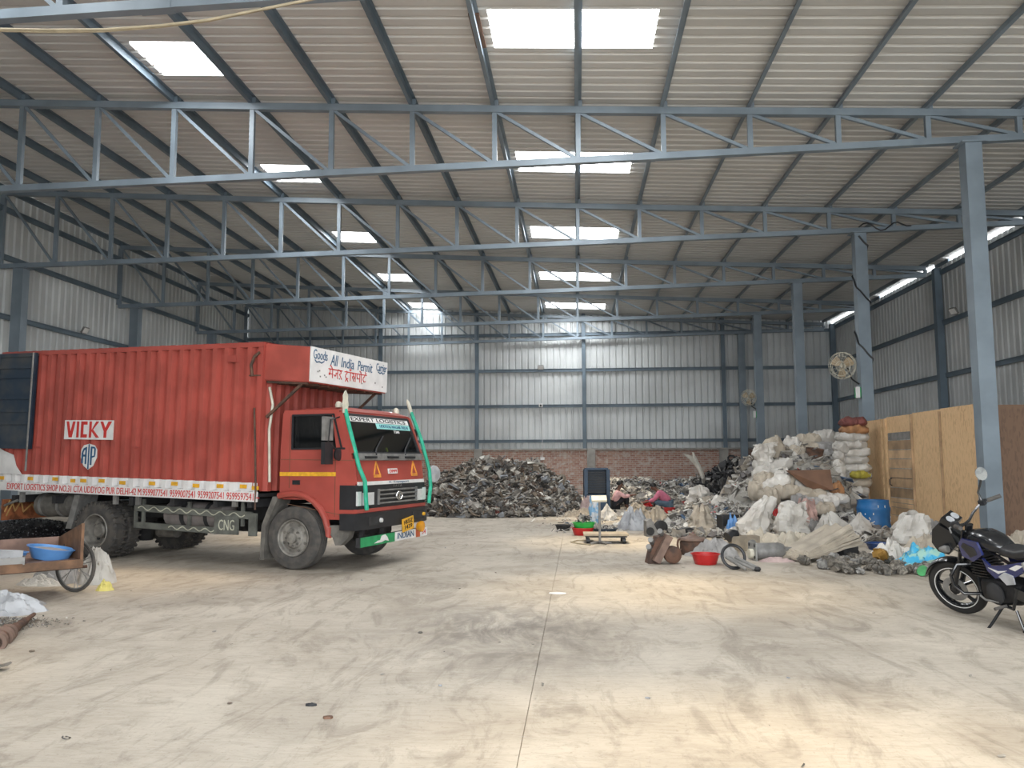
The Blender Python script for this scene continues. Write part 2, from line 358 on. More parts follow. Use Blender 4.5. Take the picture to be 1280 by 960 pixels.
# ceiling with skylight openings
SKY = []   # x0,x1,y0,y1
for i in range(-2, 5):
    SKY.append((-1.22, 1.24, 10.92+BAY*i-.03*i, 12.0+BAY*i)); SKY.append((-7.2, -6.0, 11.92+BAY*i-.02*i, 13.0+BAY*i))
mb = MB()
cols = [XL-.2, -7.2, -6.0, -1.22, 1.24, XR+.25]
for x0, x1 in zip(cols[:-1], cols[1:]):
    holes = sorted((s[2], s[3]) for s in SKY if abs(s[0]-x0) < .01 and abs(s[1]-x1) < .01)
    y = YF
    n = max(1, int((x1-x0)/3))
    for h0, h1 in holes+[(YB+.2, None)]:
        for q in range(n):
            xa = x0+(x1-x0)*q/n; xb = x0+(x1-x0)*(q+1)/n
            corr(mb, (xa, 0, zroof(xa)), (0, 1, 0), V(xb-xa, 0, zroof(xb)-zroof(xa)), (0, 0, 1), y, h0, 1, .26, .035)
        y = h1
ceil = struct(mb.build('ceiling', M_roof, None, 0))
for s in SKY:
    z0, z1 = zroof(s[0])+.05, zroof(s[1])+.05
    mb = MB(); mb.add([(s[0]-.03, s[2]-.03, z0), (s[1]+.03, s[2]-.03, z1), (s[1]+.03, s[3]+.03, z1), (s[0]-.03, s[3]+.03, z0)], ((0,1,2,3),))
    mb.build('skylight_panel', M_pane, ceil, 0, 'glowing white translucent sheet let into the roof')
for i in range(0, 18):
    x = NX(i); z = zroof(x)-.075
    mb = MB(); y0, y1 = YF, YB-.1
    for dx, dz, w, h in ((0, 0, .012, .13), (.03, .06, .06, .012), (-.03, -.06, .06, .012)):
        mb.box((x+dx, (y0+y1)/2, z+dz), (w, y1-y0, h))
    for ty in TY:
        mb.box((x+.04, ty, z-.02), (.07, .14, .11))
    mb.build('purlin', M_steel_d if i < 9 else M_steel, ceil, 0)  # purlins on the left half take the darker tone
mb = MB(); p = D(591, 38, 11.4); mb.box((-1.42, 11.45, zroof(-1.4)-.03), (.16, .95, .03)); mb.build('timber_packer', M_brown, ceil, 0, 'brown timber strip beside the skylight')
# walls
def girt(p0, p1, parent, n): MB().bar(p0, p1, .07, .13).bar(V(*p0)+V(0, 0, .06)+V(*n)*.03, V(*p1)+V(0, 0, .06)+V(*n)*.03, .07, .012).build('girt', M_steel_d, parent, 0)
mb = MB(); corr(mb, (XL, 0, 0), (0, 1, 0), (0, 0, 1), (-1, 0, 0), YF, YB, zroof(XL)-.02); wl = struct(mb.build('wall_left', M_sheet, None, 0))
for z in (1.0, 2.15, 3.7, 5.28, 6.84, 8.1): girt((XL+.06, YF, z), (XL+.06, YB, z), wl, (1, 0, 0))
mb = MB(); corr(mb, (XR, 0, 0), (0, 1, 0), (0, 0, 1), (1, 0, 0), YF, YB, 7.315); wr = struct(mb.build('wall_right', M_sheet, None, 0))
for z in (.9, 2.35, 3.95, 5.53, 7.06): girt((XR-.06, YF, z), (XR-.06, YB, z), wr, (-1, 0, 0))
for ty in TY+[8.4, 3.0]: MB().box((XR+.02, ty, 7.36), (.05, .9, .14)).build('eave_closer', M_steel_d, wr, 0)
mb = MB(); corr(mb, (XL, YB+.02, 1.9), (1, 0, 0), (0, 0, 1), (0, 1, 0), 0, XR-XL, lambda s: zroof(XL+s)-1.87); wb = struct(mb.build('wall_back', M_sheet, None, 0))
MB().box(((XL+XR)/2, YB+.02, .97), (XR-XL+.3, .23, 1.94)).build('brick_base', M_brick, wb, 0, 'low red brick wall with pale mortar splashes')
MB().box(((XL+XR)/2, YB-.04, 1.95), (XR-XL+.3, .3, .07)).build('cement_cap', M_conc, wb, 0)
for x in (-8.6, -4.3, .62, 6.25): MB().box((x, YB-.12, .97), (.36, .2, 1.96)).build('cement_pier', M_conc, wb, 0)
for z in (2.31, 3.84, 5.41, 7.0): girt((XL, YB-.06, z), (XR, YB-.06, z), wb, (0, -1, 0))
for x in (-8.7, -4.36, .35, 6.35): MB().box((x, YB-.12, (zroof(x)+1.98)/2), (.16, .12, zroof(x)-1.98)).build('wall_post', M_steel_d, wb, 0)
# front wall with the open gateway the daylight comes through
mb = MB()
for x0, x1, z0, z1 in ((XL, -3.5, 0, 8.5), (9.5, XR, 0, 7.3), (-3.5, 9.5, 6.0, 7.9)):
    mb.box(((x0+x1)/2, YF-.05, (z0+z1)/2), (x1-x0, .06, z1-z0))
struct(mb.build('wall_front', M_sheet, None, 0))
# trusses
def truss(Y, label, i0=0, i1=17):
    t = thing('roof_truss', label, 'truss', (0, Y, 0), 0, 'roof trusses spanning the shed')
    xs = [NX(i) for i in range(i0, i1+1)]; xs[-1] = min(xs[-1], XR-.25)
    mb = MB()
    for x0, x1 in zip(xs[:-1], xs[1:]): mb.bar((x0, 0, ztop(x0)), (x1, 0, ztop(x1)), .12, .125)
    mb.build('top_chord', M_steel, t, 0); mb = MB()
    for x0, x1 in zip(xs[:-1], xs[1:]): mb.bar((x0, 0, zbot(x0)), (x1, 0, zbot(x1)), .12, .115)
    for k in (2, 7, 11):
        x = NX(k)-.35; mb.bar((x-.2, 0, zbot(x-.2)), (x+.2, 0, zbot(x+.2)), .135, .13)
    mb.build('bottom_chord', M_steel, t, 0)
    for k, x in enumerate(xs):
        w = .13 if k == 0 else .085
        MB().box((x, 0, (ztop(x)+zbot(x))/2), (w, .085, ztop(x)-zbot(x)-.11)).build('vertical_web', M_steel, t, 0)
        if k < len(xs)-1:
            x2 = xs[k+1]; MB().bar((x+.05, 0, ztop(x)-.06), (x2-.06, 0, zbot(x2)+.06), .055, .055).build('diagonal_web', M_steel, t, 0)
    return t
truss(TY[0], 'blue-grey lattice truss crossing the whole picture, carried by the column behind the motorcycle')
truss(TY[1], 'blue-grey lattice truss resting on the column with a cable wound round it')
truss(TY[2], 'blue-grey lattice truss, third one back, ending at the left wall above the truck body')
truss(TY[3], 'blue-grey lattice truss, fourth one back, passing just above the farthest skylights')
truss(T5Y, 'dim lattice truss standing against the corrugated back wall')
truss(TY[0]-BAY, 'pale blue roof truss whose bottom beam cuts the top left corner')
# columns
def column(x, Y, z1, w, d, label, group):
    t = thing('steel_column', label, 'column', (x, Y, 0), 0, group)
    MB().box((0, 0, z1/2), (w, d, z1)).build('shaft', M_steel, t, 0)
    MB().box((0, 0, .01), (w+.16, d+.16, .02)).build('base_plate', M_steel_d, t, 0)
    MB().box((0, 0, z1-.012), (w+.14, d+.1, .024)).build('cap_plate', M_steel, t, 0)
    return t
cg = 'columns along the right'
for Y, lb in zip(TY+[T5Y-.05], ('tall blue-grey steel column standing behind the motorcycle', 'blue-grey steel column with a dark cable wound round it', 'blue-grey steel column rising behind the heap of white sacks, without a fan', 'blue-grey steel column carrying the smaller, farther wall fan', 'dark blue-grey column standing against the brick back wall')):
    x = 6.76 if Y < 34 else 7.08
    column(x, Y, zbot(x)-.06, .27, .25, lb, cg)
for Y, lb in zip(TY[1:], ('dark blue-grey column by the left wall above the rear of the truck', 'dark blue-grey column by the left wall above the middle of the truck', 'dim column by the left wall above the front of the truck body')):
    column(-14.28, Y, zbot(-14.3)-.06, .28, .25, lb, 'columns along the left wall')
for Y, lb in zip(TY[1:3]+[T5Y-.1], ('dark wall column behind the tall column on the right edge', 'dark slim column against the right wall above the board partition', 'dark column in the far right corner of the shed')):
    t = thing('wall_column', lb, 'column', (XR-.16, Y, 0), 0, 'columns against the right wall')
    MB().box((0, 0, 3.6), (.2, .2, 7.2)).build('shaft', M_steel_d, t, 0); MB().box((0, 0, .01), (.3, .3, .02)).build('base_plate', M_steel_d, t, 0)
# ------------------------------------------------------------------ truck (local x forward, y to its left, z up)
def tyre(n, r, w, lugs=0, name='tyre', parent=None, loc=(0, 0, 0), side=-1):
    h = w/2; mb = MB(); k = r*.57
    M = TR(*loc) @ Matrix.Rotation(PI/2*(-side), 4, 'X')     # local +z points outwards
    prof = [(k, -h*.75), (k+.03, -h*.95), (r*.8, -h), (r*.95, -h*.92), (r, -h*.7)]
    if not lugs:
        for q in (-.45, -.15, .15, .45): prof += [(r, h*(q-.12)), (r-.014, h*(q-.09)), (r-.014, h*(q+.09)), (r, h*(q+.12))]
    prof += [(r, h*.7), (r*.95, h*.92), (r*.8, h), (r*.77, h*1.02), (r*.74, h), (k+.03, h*.95), (k, h*.75)]
    mb.lathe(prof, n, M, cap=False)
    if lugs:
        for q in range(lugs):
            for s2 in (-1, 1):
                a = 2*PI*(q+.25*(s2+1))/lugs
                mb.box((0, 0, 0), (.035, r*.075, h*.62), M @ Matrix.Rotation(a, 4, 'Z') @ TR(r+.006, 0, s2*h*.62))
                mb.box((0, 0, 0), (.05, r*.07, .02), M @ Matrix.Rotation(a, 4, 'Z') @ TR(r*.965, 0, s2*h*.93))
    return mb.build(name, M_rubber, parent, 30), M
truck = thing('truck', 'red goods truck with ribbed container body and white lettered front board', 'truck', (-3.56, 11.87, 0), math.radians(-16.5))
def onY(pt, y): return pt
# chassis
mb = MB()
for s in (-1, 1): mb.box((-2.55, s*.40, .72), (6.6, .09, .2))
for x in (-5.6, -4.6, -2.9, -1.8, -.9, .3): mb.box((x, 0, .72), (.1, .8, .14))
for x in (-5.5, -4.6, -3.0, -2.2, -1.4, -.8): mb.box((x, 0, .90), (.08, 2.1, .12))
for x in (-.09, -3.75): mb.cyl((x, -.8, .435), (x, .8, .435), .075, 12)
mb.tube([(-3.75, 0, .2), (-3.75, 0, .62)], [.12, .2], 14); mb.cyl((-3.75, 0, .44), (-1.2, 0, .62), .05, 10)
for s in (-1, 1):
    for q in range(5): mb.box((-3.75, s*.48, .56+.012*q), (1.1-.16*q, .07, .011)); mb.box((-.09, s*.42, .53+.012*q), (1.0-.16*q, .07, .011))
mb.box((.35, 0, .62), (.7, .7, .34))
mb.build('chassis', M_dgrey, truck)
# front wheels
for s in (-1, 1):
    ty, M = tyre(48, .435, .24, 0, 'front_wheel', truck, (-.09, s*.885, .435), s)
    mb = MB(); mb.lathe([(.255, .10), (.25, .118), (.235, .11), (.225, .075), (.20, .065), (.15, .075), (.13, .10), (.075, .11), (.07, .15), (.03, .16), (0, .16)], 32, M, cap=False)
    mb.build('rim', M_rim, ty, 30)
    mb = MB()
    for k in range(8): a = 2*PI*k/8; mb.cyl((.108*math.cos(a), .108*math.sin(a), .10), (.108*math.cos(a), .108*math.sin(a), .128), .016, 6, M=M)
    for k in range(8): a = 2*PI*(k+.5)/8; mb.cyl((.185*math.cos(a), .185*math.sin(a), .062), (.185*math.cos(a), .185*math.sin(a), .074), .021, 10, M=M)  # outer ring: dark discs standing in for the shaded holes of the rim
    mb.islands('wheel_nut_and_hole', M_dust, ty)
for s in (-1, 1):
    for inner in (0, 1):
        ty, M = tyre(44, .425, .235, 30, 'rear_wheel', truck, (-3.75, s*(.905-.275*inner), .435), s)
        if not inner:
            mb = MB(); mb.lathe([(.262, .105), (.25, .118), (.238, .105), (.225, .0), (.21, -.06), (.12, -.07), (.115, .02), (.09, .045), (0, .045)], 32, M, cap=False); mb.build('rim', M_rim, ty, 30)
            mb = MB()
            for k in range(5): a = 2*PI*k/5+.3; mb.cyl((.165*math.cos(a), .165*math.sin(a), -.07), (.165*math.cos(a), .165*math.sin(a), -.055), .03, 12, M=M)
            mb.islands('rim_hole', M_dgrey, ty)
# ---- container body (slightly nose-down)
BODY_ROT = (0, .0236, 0)
def bparts(mb, name, m, smooth=30, label=None):
    for o in mb.islands(name, m, truck, smooth, label): o.rotation_euler = BODY_ROT; o.location = (0, 0, -.015)
def bpart(mb, name, m, smooth=30, label=None, parent=None):
    o = mb.build(name, m, parent or truck, smooth, label)
    if not parent: o.rotation_euler = BODY_ROT; o.location = (0, 0, -.015)
    return o
X0, X1, ZB, ZT, HW = -5.95, -.65, 1.10, 3.18, 1.10
mb = MB(); corr(mb, (0, -HW+.065, ZB-.03), (1, 0, 0), (0, 0, 1), (0, -1, 0), X0+.08, X1-.10, ZT-ZB-.03, .208, .07)
side_near = bpart(mb, 'side_wall', M_red, 0)
mb = MB(); corr(mb, (0, HW-.065, ZB-.03), (1, 0, 0), (0, 0, 1), (0, 1, 0), X0+.08, X1-.10, ZT-ZB-.03, .208, .07); bpart(mb, 'side_wall', M_red, 0)
mb = MB(); corr(mb, (X1-.035, 0, ZB-.03), (0, 1, 0), (0, 0, 1), (1, 0, 0), -HW+.08, HW-.08, ZT-ZB, .208, .07); bpart(mb, 'front_wall', M_red, 0)
mb = MB(); mb.box((X0+.03, 0, (ZB+ZT)/2), (.05, 2*HW-.1, ZT-ZB)); bpart(mb, 'rear_wall', M_red)
mb = MB(); corr(mb, (0, -HW+.03, ZT-.01), (1, 0, 0), (0, 1, 0), (0, 0, 1), X0, X1, 2*HW-.06, .208, .03); bpart(mb, 'roof', M_red, 0)
mb = MB()
for x in (X0+.04, X1-.05):
    for s in (-1, 1): mb.box((x, s*(HW-.045), (ZB+ZT)/2), (.09, .09, ZT-ZB))
for s in (-1, 1): mb.box(((X0+X1)/2, s*(HW-.03), ZT-.025), (X1-X0, .07, .07))
mb.box((X1-.04, 0, ZT-.02), (.08, 2*HW-.1, .06)); mb.box((X0+.04, 0, ZT-.02), (.08, 2*HW-.1, .06)); mb.box((X0+.04, 0, ZB), (.08, 2*HW-.1, .1))
bpart(mb, 'corner_frame', M_red2)
mb = MB(); mb.box(((X0+X1)/2, 0, ZB-.09), (X1-X0-.1, 2*HW-.12, .05)); bpart(mb, 'load_floor', M_dgrey)
# rust scar and small fittings on the side
mb = MB(); mb.tube([(X1-.17, -HW-.012, 2.70), (X1-.20, -HW-.012, 2.86), (X1-.15, -HW-.012, 2.98), (X1-.06, -HW-.012, 3.04)], .022, 6); mb.box((X1-.13, -HW-.008, 2.71), (.2, .01, .02)); bpart(mb, 'rust_scar', M_rust)
mb = MB()
for x, z in ((-5.0, 1.63), (-2.95, 1.66), (-1.15, 2.92)): mb.box((x, -HW-.012, z), (.17, .02, .018))
mb.box((-1.2, -HW-.006, 2.96), (.16, .012, .1))
bparts(mb, 'lashing_bar', M_red2)
# painted band: follows the ribs, then a flat rail with lettering
mb = MB(); corr(mb, (0, -HW+.061, ZB-.035), (1, 0, 0), (0, 0, 1), (0, -1, 0), X0+.08, X1-.0, .125, .208, .07); bpart(mb, 'white_band', M_white, 0, 'white painted band along the bottom of the body')
mb = MB(); mb.prism([(X0+.02, ZB+.09), (-5.28, ZB+.09), (-5.42, ZB+.22), (-5.5, ZB+.40), (-5.72, ZB+.46), (X0+.02, ZB+.55)], 0, .012, frame((0, -HW-.014, 0), (1, 0, 0), (0, 0, 1))); bpart(mb, 'white_patch', M_white, 0, 'white painted corner at the rear of the side')
mb = MB(); mb.box(((X0+X1)/2, -HW, ZB-.105), (X1-X0, .03, .14)); rail = bpart(mb, 'side_rail', M_white, 0, 'white rail with red hand lettering')
text('lettering', 'EXPORT LOGISTICS SHOP NO.31 CTA UDDYOG PUR DELHI-42 M.9599077541 9599007541 9599207541 9599597541 ~', M_redink, rail, frame((X0+.35, -HW-.016, ZB-.155), (1, 0, 0), (0, 0, 1)), 5.0, .10)
mb = MB()
for i, px in enumerate((1, 37, 68, 90, 103, 126, 152, 189, 217, 244, 274, 303, 318)):
    # reflector squares along the band, spaced as on the photo
    d = ray(px, 604); w = V(-math.sin(math.radians(-16.5)), math.cos(math.radians(-16.5)), 0)
    P0 = V(-3.56, 11.87, 0)-w*(HW+.0); t = (P0-C0).dot(w)/d.dot(w); P = C0+d*t; u = (P-V(-3.56, 11.87, 0)).dot(V(w.y, -w.x, 0))
    mb.box((u, -HW-.012, ZB+.02+.008*(i % 3)), (.115 if i not in (3,) else .09, .012, .055))
bparts(mb, 'reflector', M_yel, 0, 'yellow reflector sticker')
# VICKY plate and AP shield
mb = MB(); mb.box((-3.90, -HW-.011, 1.915), (1.02, .010, .30)); pl = bpart(mb, 'name_plate', M_white, 0, 'white painted panel with red capital letters')
def letter_poly(name, polys, m, parent, M, sx, sy, t=.004):
    mb = MB()
    for p in polys: mb.prism([(x*sx, y*sy) for x, y in p], 0, t, M)
    return mb.build(name, m, parent, 0)
VK = [[(0,1),(.055,1),(.10,.35),(.145,1),(.20,1),(.135,0),(.065,0)], [(.235,0),(.285,0),(.285,1),(.235,1)],
      [(.33,0),(.47,0),(.47,.2),(.385,.2),(.385,.8),(.47,.8),(.47,1),(.33,1)], [(.515,0),(.565,0),(.565,1),(.515,1)], [(.565,.45),(.66,1),(.725,1),(.60,.5),(.74,0),(.67,0),(.565,.4)],
      [(.75,1),(.81,1),(.865,.6),(.925,1),(1,1),(.895,.4),(.895,0),(.835,0),(.835,.4)]]
letter_poly('letters', VK, M_redink, pl, frame((-4.37, -HW-.017, 1.795), (1, 0, 0), (0, 0, 1)), .95, .25)
shp = [(0, -.22), (.10, -.16), (.165, -.03), (.16, .09), (.11, .155), (0, .18), (-.11, .155), (-.16, .09), (-.165, -.03), (-.10, -.16)]
mb = MB(); mb.prism(shp, 0, .012, frame((-3.86, -HW-.006, 1.52), (1, 0, 0), (0, 0, 1))); sh = bpart(mb, 'shield', M_white, 0, 'white shield with dark blue A and P')
AP = [[(-.125,-.12),(-.095,-.12),(-.095,.07),(-.125,.03)], [(-.125,.03),(-.095,.10),(-.04,.125),(-.04,.10),(-.08,.075),(-.095,.04)], [(-.06,-.13),(-.035,-.13),(-.035,.125),(-.06,.115)], [(-.1,-.02),(-.04,-.02),(-.04,.01),(-.1,.01)],
      [(-.008,-.20),(.012,-.20),(.012,.165),(-.008,.165)], [(.035,-.14),(.062,-.14),(.062,.13),(.035,.13)], [(.062,.105),(.10,.10),(.10,0),(.062,-.01),(.062,-.035),(.115,-.02),(.125,.02),(.125,.10),(.105,.125),(.062,.13)]]
letter_poly('letters', AP, M_blueink, sh, frame((-3.86, -HW-.019, 1.52), (1, 0, 0), (0, 0, 1)), 1.15, 1.05)
# navy rear door folded open against the side
mb = MB(); xa, xb, za, zb = -5.93, -5.07, 1.60, 3.15; y = -HW-.05
mb.box(((xa+xb)/2, y, (za+zb)/2), (xb-xa, .03, zb-za))
for z in (za+.03, za+.42, za+.62, za+.83, za+1.17, za+1.33, zb-.03): mb.box(((xa+xb)/2, y-.025, z), (xb-xa, .03, .06))
for x in (xa+.025, xb-.025): mb.box((x, y-.02, (za+zb)/2), (.05, .05, zb-za))
dr = bpart(mb, 'rear_door', M_navy, 0, 'dark navy ribbed door folded open along the side')
mb = MB(); mb.cyl((xb-.03, y-.05, 1.25), (xb-.03, y-.05, zb), .016, 8); bpart(mb, 'lock_rod', M_grey)
# crown over the cab
mb = MB(); cx0, cx1, cz0, cz1 = X1-.02, .10, 2.66, 3.10
mb.prism([(cx0, cz0), (cx1-.02, cz0-.05), (cx1-.02, cz1), (cx0, ZT-.02)], -1.05, -1.02, frame((0, 0, 0), (1, 0, 0), (0, 0, 1)) @ Matrix.Scale(-1, 4, (0, 0, 1)))
mb2 = MB()
for s in (-1, 1): mb2.prism([(cx0, cz0), (cx1, cz0-.04), (cx1, cz1), (cx0, ZT-.01)], -.015, .015, frame((0, s*1.04, 0), (1, 0, 0), (0, 0, 1)))
mb2.bar((cx0, 0, cz0), (cx1, 0, cz0-.04), 2.08, .03); mb2.bar((cx0, 0, ZT-.02), (cx1, 0, cz1-.01), 2.08, .03); mb2.box((cx1-.015, 0, (cz0+cz1)/2-.02), (.03, 2.08, cz1-cz0+.02))
crown = bpart(mb2, 'crown', M_red, 0)
mb = MB()
for k in range(9): mb.bar((cx0+.03, -1.0+k*.25, cz0-.035), (cx1-.05, -1.0+k*.25, cz0-.065), .04, .03)
mb.islands('underside_rib', M_rust, crown)
mb = MB()
for s in (-1, 1): mb.bar((cx1-.15, s*.98, cz0-.06), (X1+.02, s*1.0, 2.12), .035, .035)
mb.islands('support_strut', M_rust, crown)
mb = MB(); mb.box((cx1+.012, 0, (cz0+cz1)/2-.015), (.02, 2.10, cz1-cz0+.05)); bd = mb.build('front_board', M_white, crown, 0, 'white board with blue English and red Hindi hand lettering')
BF = lambda y, z: frame((cx1+.023, y, z), (0, 1, 0), (0, 0, 1))
text('lettering', 'Goods', M_blueink, bd, BF(-1.0, cz1-.155), .34, .135, split=True)
text('lettering', 'All', M_blueink, bd, BF(-.58, cz1-.205), .17, .16, shear=.15, split=True)
text('lettering', 'India', M_blueink, bd, BF(-.30, cz1-.205), .34, .15, shear=.15, split=True)
text('lettering', 'Permit', M_blueink, bd, BF(.15, cz1-.205), .42, .15, shear=.1, split=True)
text('lettering', 'Carrier', M_blueink, bd, BF(.70, cz1-.155), .32, .125, split=True)
strokes('flourish', [[(0, .03), (.04, 0), (.1, .015), (.16, .0), (.22, .03)], [(1.72, .03), (1.78, .01), (1.82, .035), (1.86, .01), (1.92, .03)]], M_blueink, bd, BF(-.96, cz1-.20), .008)
hd = lambda x0, x1: [(x0, 1), (x1, 1)]
GL = {'ma': [hd(0, 1), [(.8, 1), (.8, 0)], [(.28, 1), (.28, .42), (.12, .34), (.1, .5), (.28, .46), (.8, .46)]], 'e': [[(.8, 1), (.55, 1.3), (.3, 1.4)]],
      'ja': [hd(0, 1), [(.85, 1), (.85, 0)], [(.85, .62), (.52, .62), (.52, .38), (.35, .25), (.12, .4)]], 'ra': [hd(0, .8), [(.3, 1), (.55, .88), (.55, .68), (.25, .55), (.7, 0)]],
      'tra': [hd(0, 1), [(.5, 1), (.5, .8), (.25, .7), (.15, .45), (.35, .2), (.7, .22)], [(.45, .18), (.15, -.15)], [(.45, .18), (.75, -.15)]], 'aa': [hd(0, .5), [(.3, 1), (.3, 0)], [(.1, 1.35), (.18, 1.22), (.34, 1.22), (.42, 1.35)], [(.24, 1.48), (.27, 1.42)]],
      'sa': [hd(0, 1), [(.12, 1), (.45, .82), (.42, .62), (.15, .52), (.55, .02)], [(.3, .56), (.85, .56)], [(.85, 1), (.85, 0)]], 'pa': [hd(0, 1), [(.2, 1), (.2, .6), (.4, .42), (.85, .42)], [(.85, 1), (.85, 0)]],
      'o': [hd(0, .5), [(.25, 1), (.25, 0)], [(.25, 1), (.05, 1.3), (-.15, 1.38)]], 'rta': [hd(0, 1), [(.5, 1), (.5, .8), (.25, .7), (.15, .4), (.35, .15), (.75, .22)], [(.55, 1), (.8, 1.2), (.6, 1.38)]]}
lines = []; x = 0
for gl, adv in (('ma', 1), ('e', 0), ('ja', 1), ('ra', 1.35), ('tra', .95), ('aa', .55), ('sa', 1), ('pa', .95), ('o', .5), ('rta', 1)):
    off = x - (1.0 if gl == 'e' else 0)
    lines += [[((px+off)*.125, py*.125) for px, py in ln] for ln in GL[gl]]; x += adv
strokes('hindi_lettering', lines, M_redink, bd, BF(-.62, cz0+.055), .0072)
mb = MB()
for k in range(14): mb.box((cx1+.024, R_.uniform(-.95, .95), R_.uniform(cz0+.03, cz1-.22)), (.004, .025, .02))
mb.build('paint_spots', M_grey, bd, 0)
# ---- cab
cab = MB(); CW = .96
A = [(.47+.0, .70)]
for k in range(0, 11):
    t = math.radians(2+ (148-2)*k/10); A.append((-.09+.56*math.cos(t), .47+.56*math.sin(t)))
low = [(.88, .70), (.90, 1.25), (.84, 1.63), (-.33, 1.66), (-.34, 1.02)]+[(-.34, .95)]
arch = [p for p in A if p[0] > -.33][::-1]
sidepoly = [(-.34, 1.02), (-.34, 1.66), (.80, 1.66), (.88, 1.30), (.90, 1.05), (.90, .70)]+[(.47, .70)]+[p for p in A[1:] if p[0] > -.34]
for s in (-1, 1):
    Mx = frame((0, s*CW, 0), (1, 0, 0), (0, 0, 1)); t0, t1 = (-.02, .02)
    cab.prism(sidepoly, t0, t1, Mx)
    cab.prism([(-.34, 1.66), (-.15, 1.66), (-.15, 2.14), (-.31, 2.14)], t0, t1, Mx)
    cab.prism([(.58, 1.66), (.80, 1.66), (.63, 2.14), (.50, 2.14)], t0, t1, Mx)
    cab.prism([(-.31, 2.14), (.63, 2.14), (.60, 2.2), (-.28, 2.21)], t0, t1, Mx)
# roof, rounded across and along
vs = []; fs = []; nx, ny = 10, 14
for i in range(nx+1):
    u = i/nx; x = -.30+(.66+.30)*u
    for j in range(ny+1):
        w = -1+2*j/ny; ed = 1-abs(w)**6; en = 1-abs(2*u-1)**8
        vs.append((x, w*(CW+.015), 2.185+.075*ed*en))
for i in range(nx):
    for j in range(ny): q = i*(ny+1)+j; fs.append((q, q+ny+1, q+ny+2, q+1))
cab.add(vs, fs)
cab.box((-.32, 0, 1.6), (.04, 2*CW-.04, 1.15)); cab.box((.25, 0, .98), (1.15, 2*CW-.06, .04))
cab.bar((.62, 0, 2.18), (.65, 0, 2.12), .05, 2*CW, up=(0, 1, 0))
for s in (-1, 1): cab.bar((.64, s*(CW-.02), 2.16), (.845, s*(CW-.0), 1.60), .06, .06)
cab.bar((.845, 0, 1.52), (.885, 0, 1.18), .05, 2*CW+.02, up=(0, 1, 0))
cab.add([(.865, -CW, 1.52), (.915, -CW, 1.20), (.915, CW, 1.20), (.865, CW, 1.52)], ((0, 1, 2, 3),))
cabo = cab.build('cab', M_red2, truck, 40)
# wheel arch lip, door seams, handle, stripe
mb = MB(); mb.tube([(-.345, -CW-.03, 1.01)]+[(-.09+.575*math.cos(math.radians(a)), -CW-.03, .47+.575*math.sin(math.radians(a))) for a in (100, 85, 70, 55, 40, 25, 10, 0)]+[(.49, -CW-.03, .60)], .045, 8); mb.build('wheel_arch', M_red2, truck)
mb = MB(); mb.box((-.05, -CW-.022, 1.0), (.012, .006, 0))
for p0, p1 in (((-.18, 1.12), (-.18, 2.12)), ((.57, .74), (.57, 1.66)), ((-.33, 1.52), (.86, 1.5)), ((-.2, .9), (.9, .73))):
    mb.bar((p0[0], -CW-.021, p0[1]), (p1[0], -CW-.021, p1[1]), .006, .008)
mb.build('door_seam', M_brown, truck)
MB().box((.12, -CW-.024, 1.315), (.92, .008, .055)).build('door_stripe', M_yel, truck, 0, 'yellow reflective stripe')
MB().box((-.06, -CW-.026, 1.2), (.12, .02, .06)).build('door_handle', M_black, truck)
mb = MB(); mb.prism([(-.15, 1.66), (.66, 1.66), (.54, 2.14), (-.15, 2.14)], -.004, .004, frame((0, -CW+.005, 0), (1, 0, 0), (0, 0, 1))); wn = mb.build('door_window', M_tint, truck, 0, 'dark door window')
mb = MB()
for p0, p1 in (((-.15, 1.665), (.72, 1.665)), ((-.15, 2.135), (.54, 2.135)), ((-.145, 1.66), (-.145, 2.14)), ((.67, 1.66), (.53, 2.14))): mb.bar((p0[0], -CW-.02, p0[1]), (p1[0], -CW-.02, p1[1]), .02, .025)
mb.islands('window_seal', M_black, wn)
mb = MB()
for k in range(9): mb.bar((-.14+k*.09, -CW+.03, 1.67), (-.14+k*.09+.12, -CW+.03, 2.12), .006, .008); mb.bar((-.02+k*.09, -CW+.03, 1.67), (-.14+k*.09, -CW+.03, 2.12), .006, .008)
mb.build('window_grille', M_black, wn)
mb = MB(); mb.prism([(-.15, 1.66), (.66, 1.66), (.54, 2.14), (-.15, 2.14)], -.004, .004, frame((0, CW-.005, 0), (1, 0, 0), (0, 0, 1))); mb.build('door_window', M_tint, truck, 0)
# windscreen (leaning back) and what shows behind it
Mws = frame((.862, -CW+.05, 1.60), (0, 1, 0), (-.215, 0, .55)); WW, WH = 2*CW-.1, .575
mb = MB(); mb.prism([(0, 0), (WW, 0), (WW-.03, WH), (.03, WH)], 0, .006, Mws); ws = mb.build('windscreen', M_wind, truck, 0, 'greenish windscreen with a banner along its top')
mb = MB()
for q0, q1 in (((0, 0), (WW, 0)), ((0, 0), (.03, WH)), ((WW, 0), (WW-.03, WH)), ((.03, WH), (WW-.03, WH))):
    mb.bar(Mws @ V(*q0, .008), Mws @ V(*q1, .008), .035, .02, up=Mws.col[2].to_3d())
mb.build('windscreen_seal', M_black, ws)
MB().prism([(.05, WH-.10), (WW-.05, WH-.10), (WW-.05, WH-.02), (.05, WH-.02)], .007, .009, Mws).build('banner', M_white, ws, 0, 'white banner with dark capitals')
text('banner_lettering', 'EXPERT LOGISTICS', M_dark, ws, Mws @ TR(.12, WH-.088, .0095), 1.55, .058)
M_mint = mat('mint_film', (.28, .62, .60), .4, 0, .05)
MB().prism([(.75, WH-.19), (WW-.05, WH-.19), (WW-.05, WH-.105), (.75, WH-.105)], .007, .009, Mws).build('banner', M_mint, ws, 0, 'mint green banner with blue lettering')
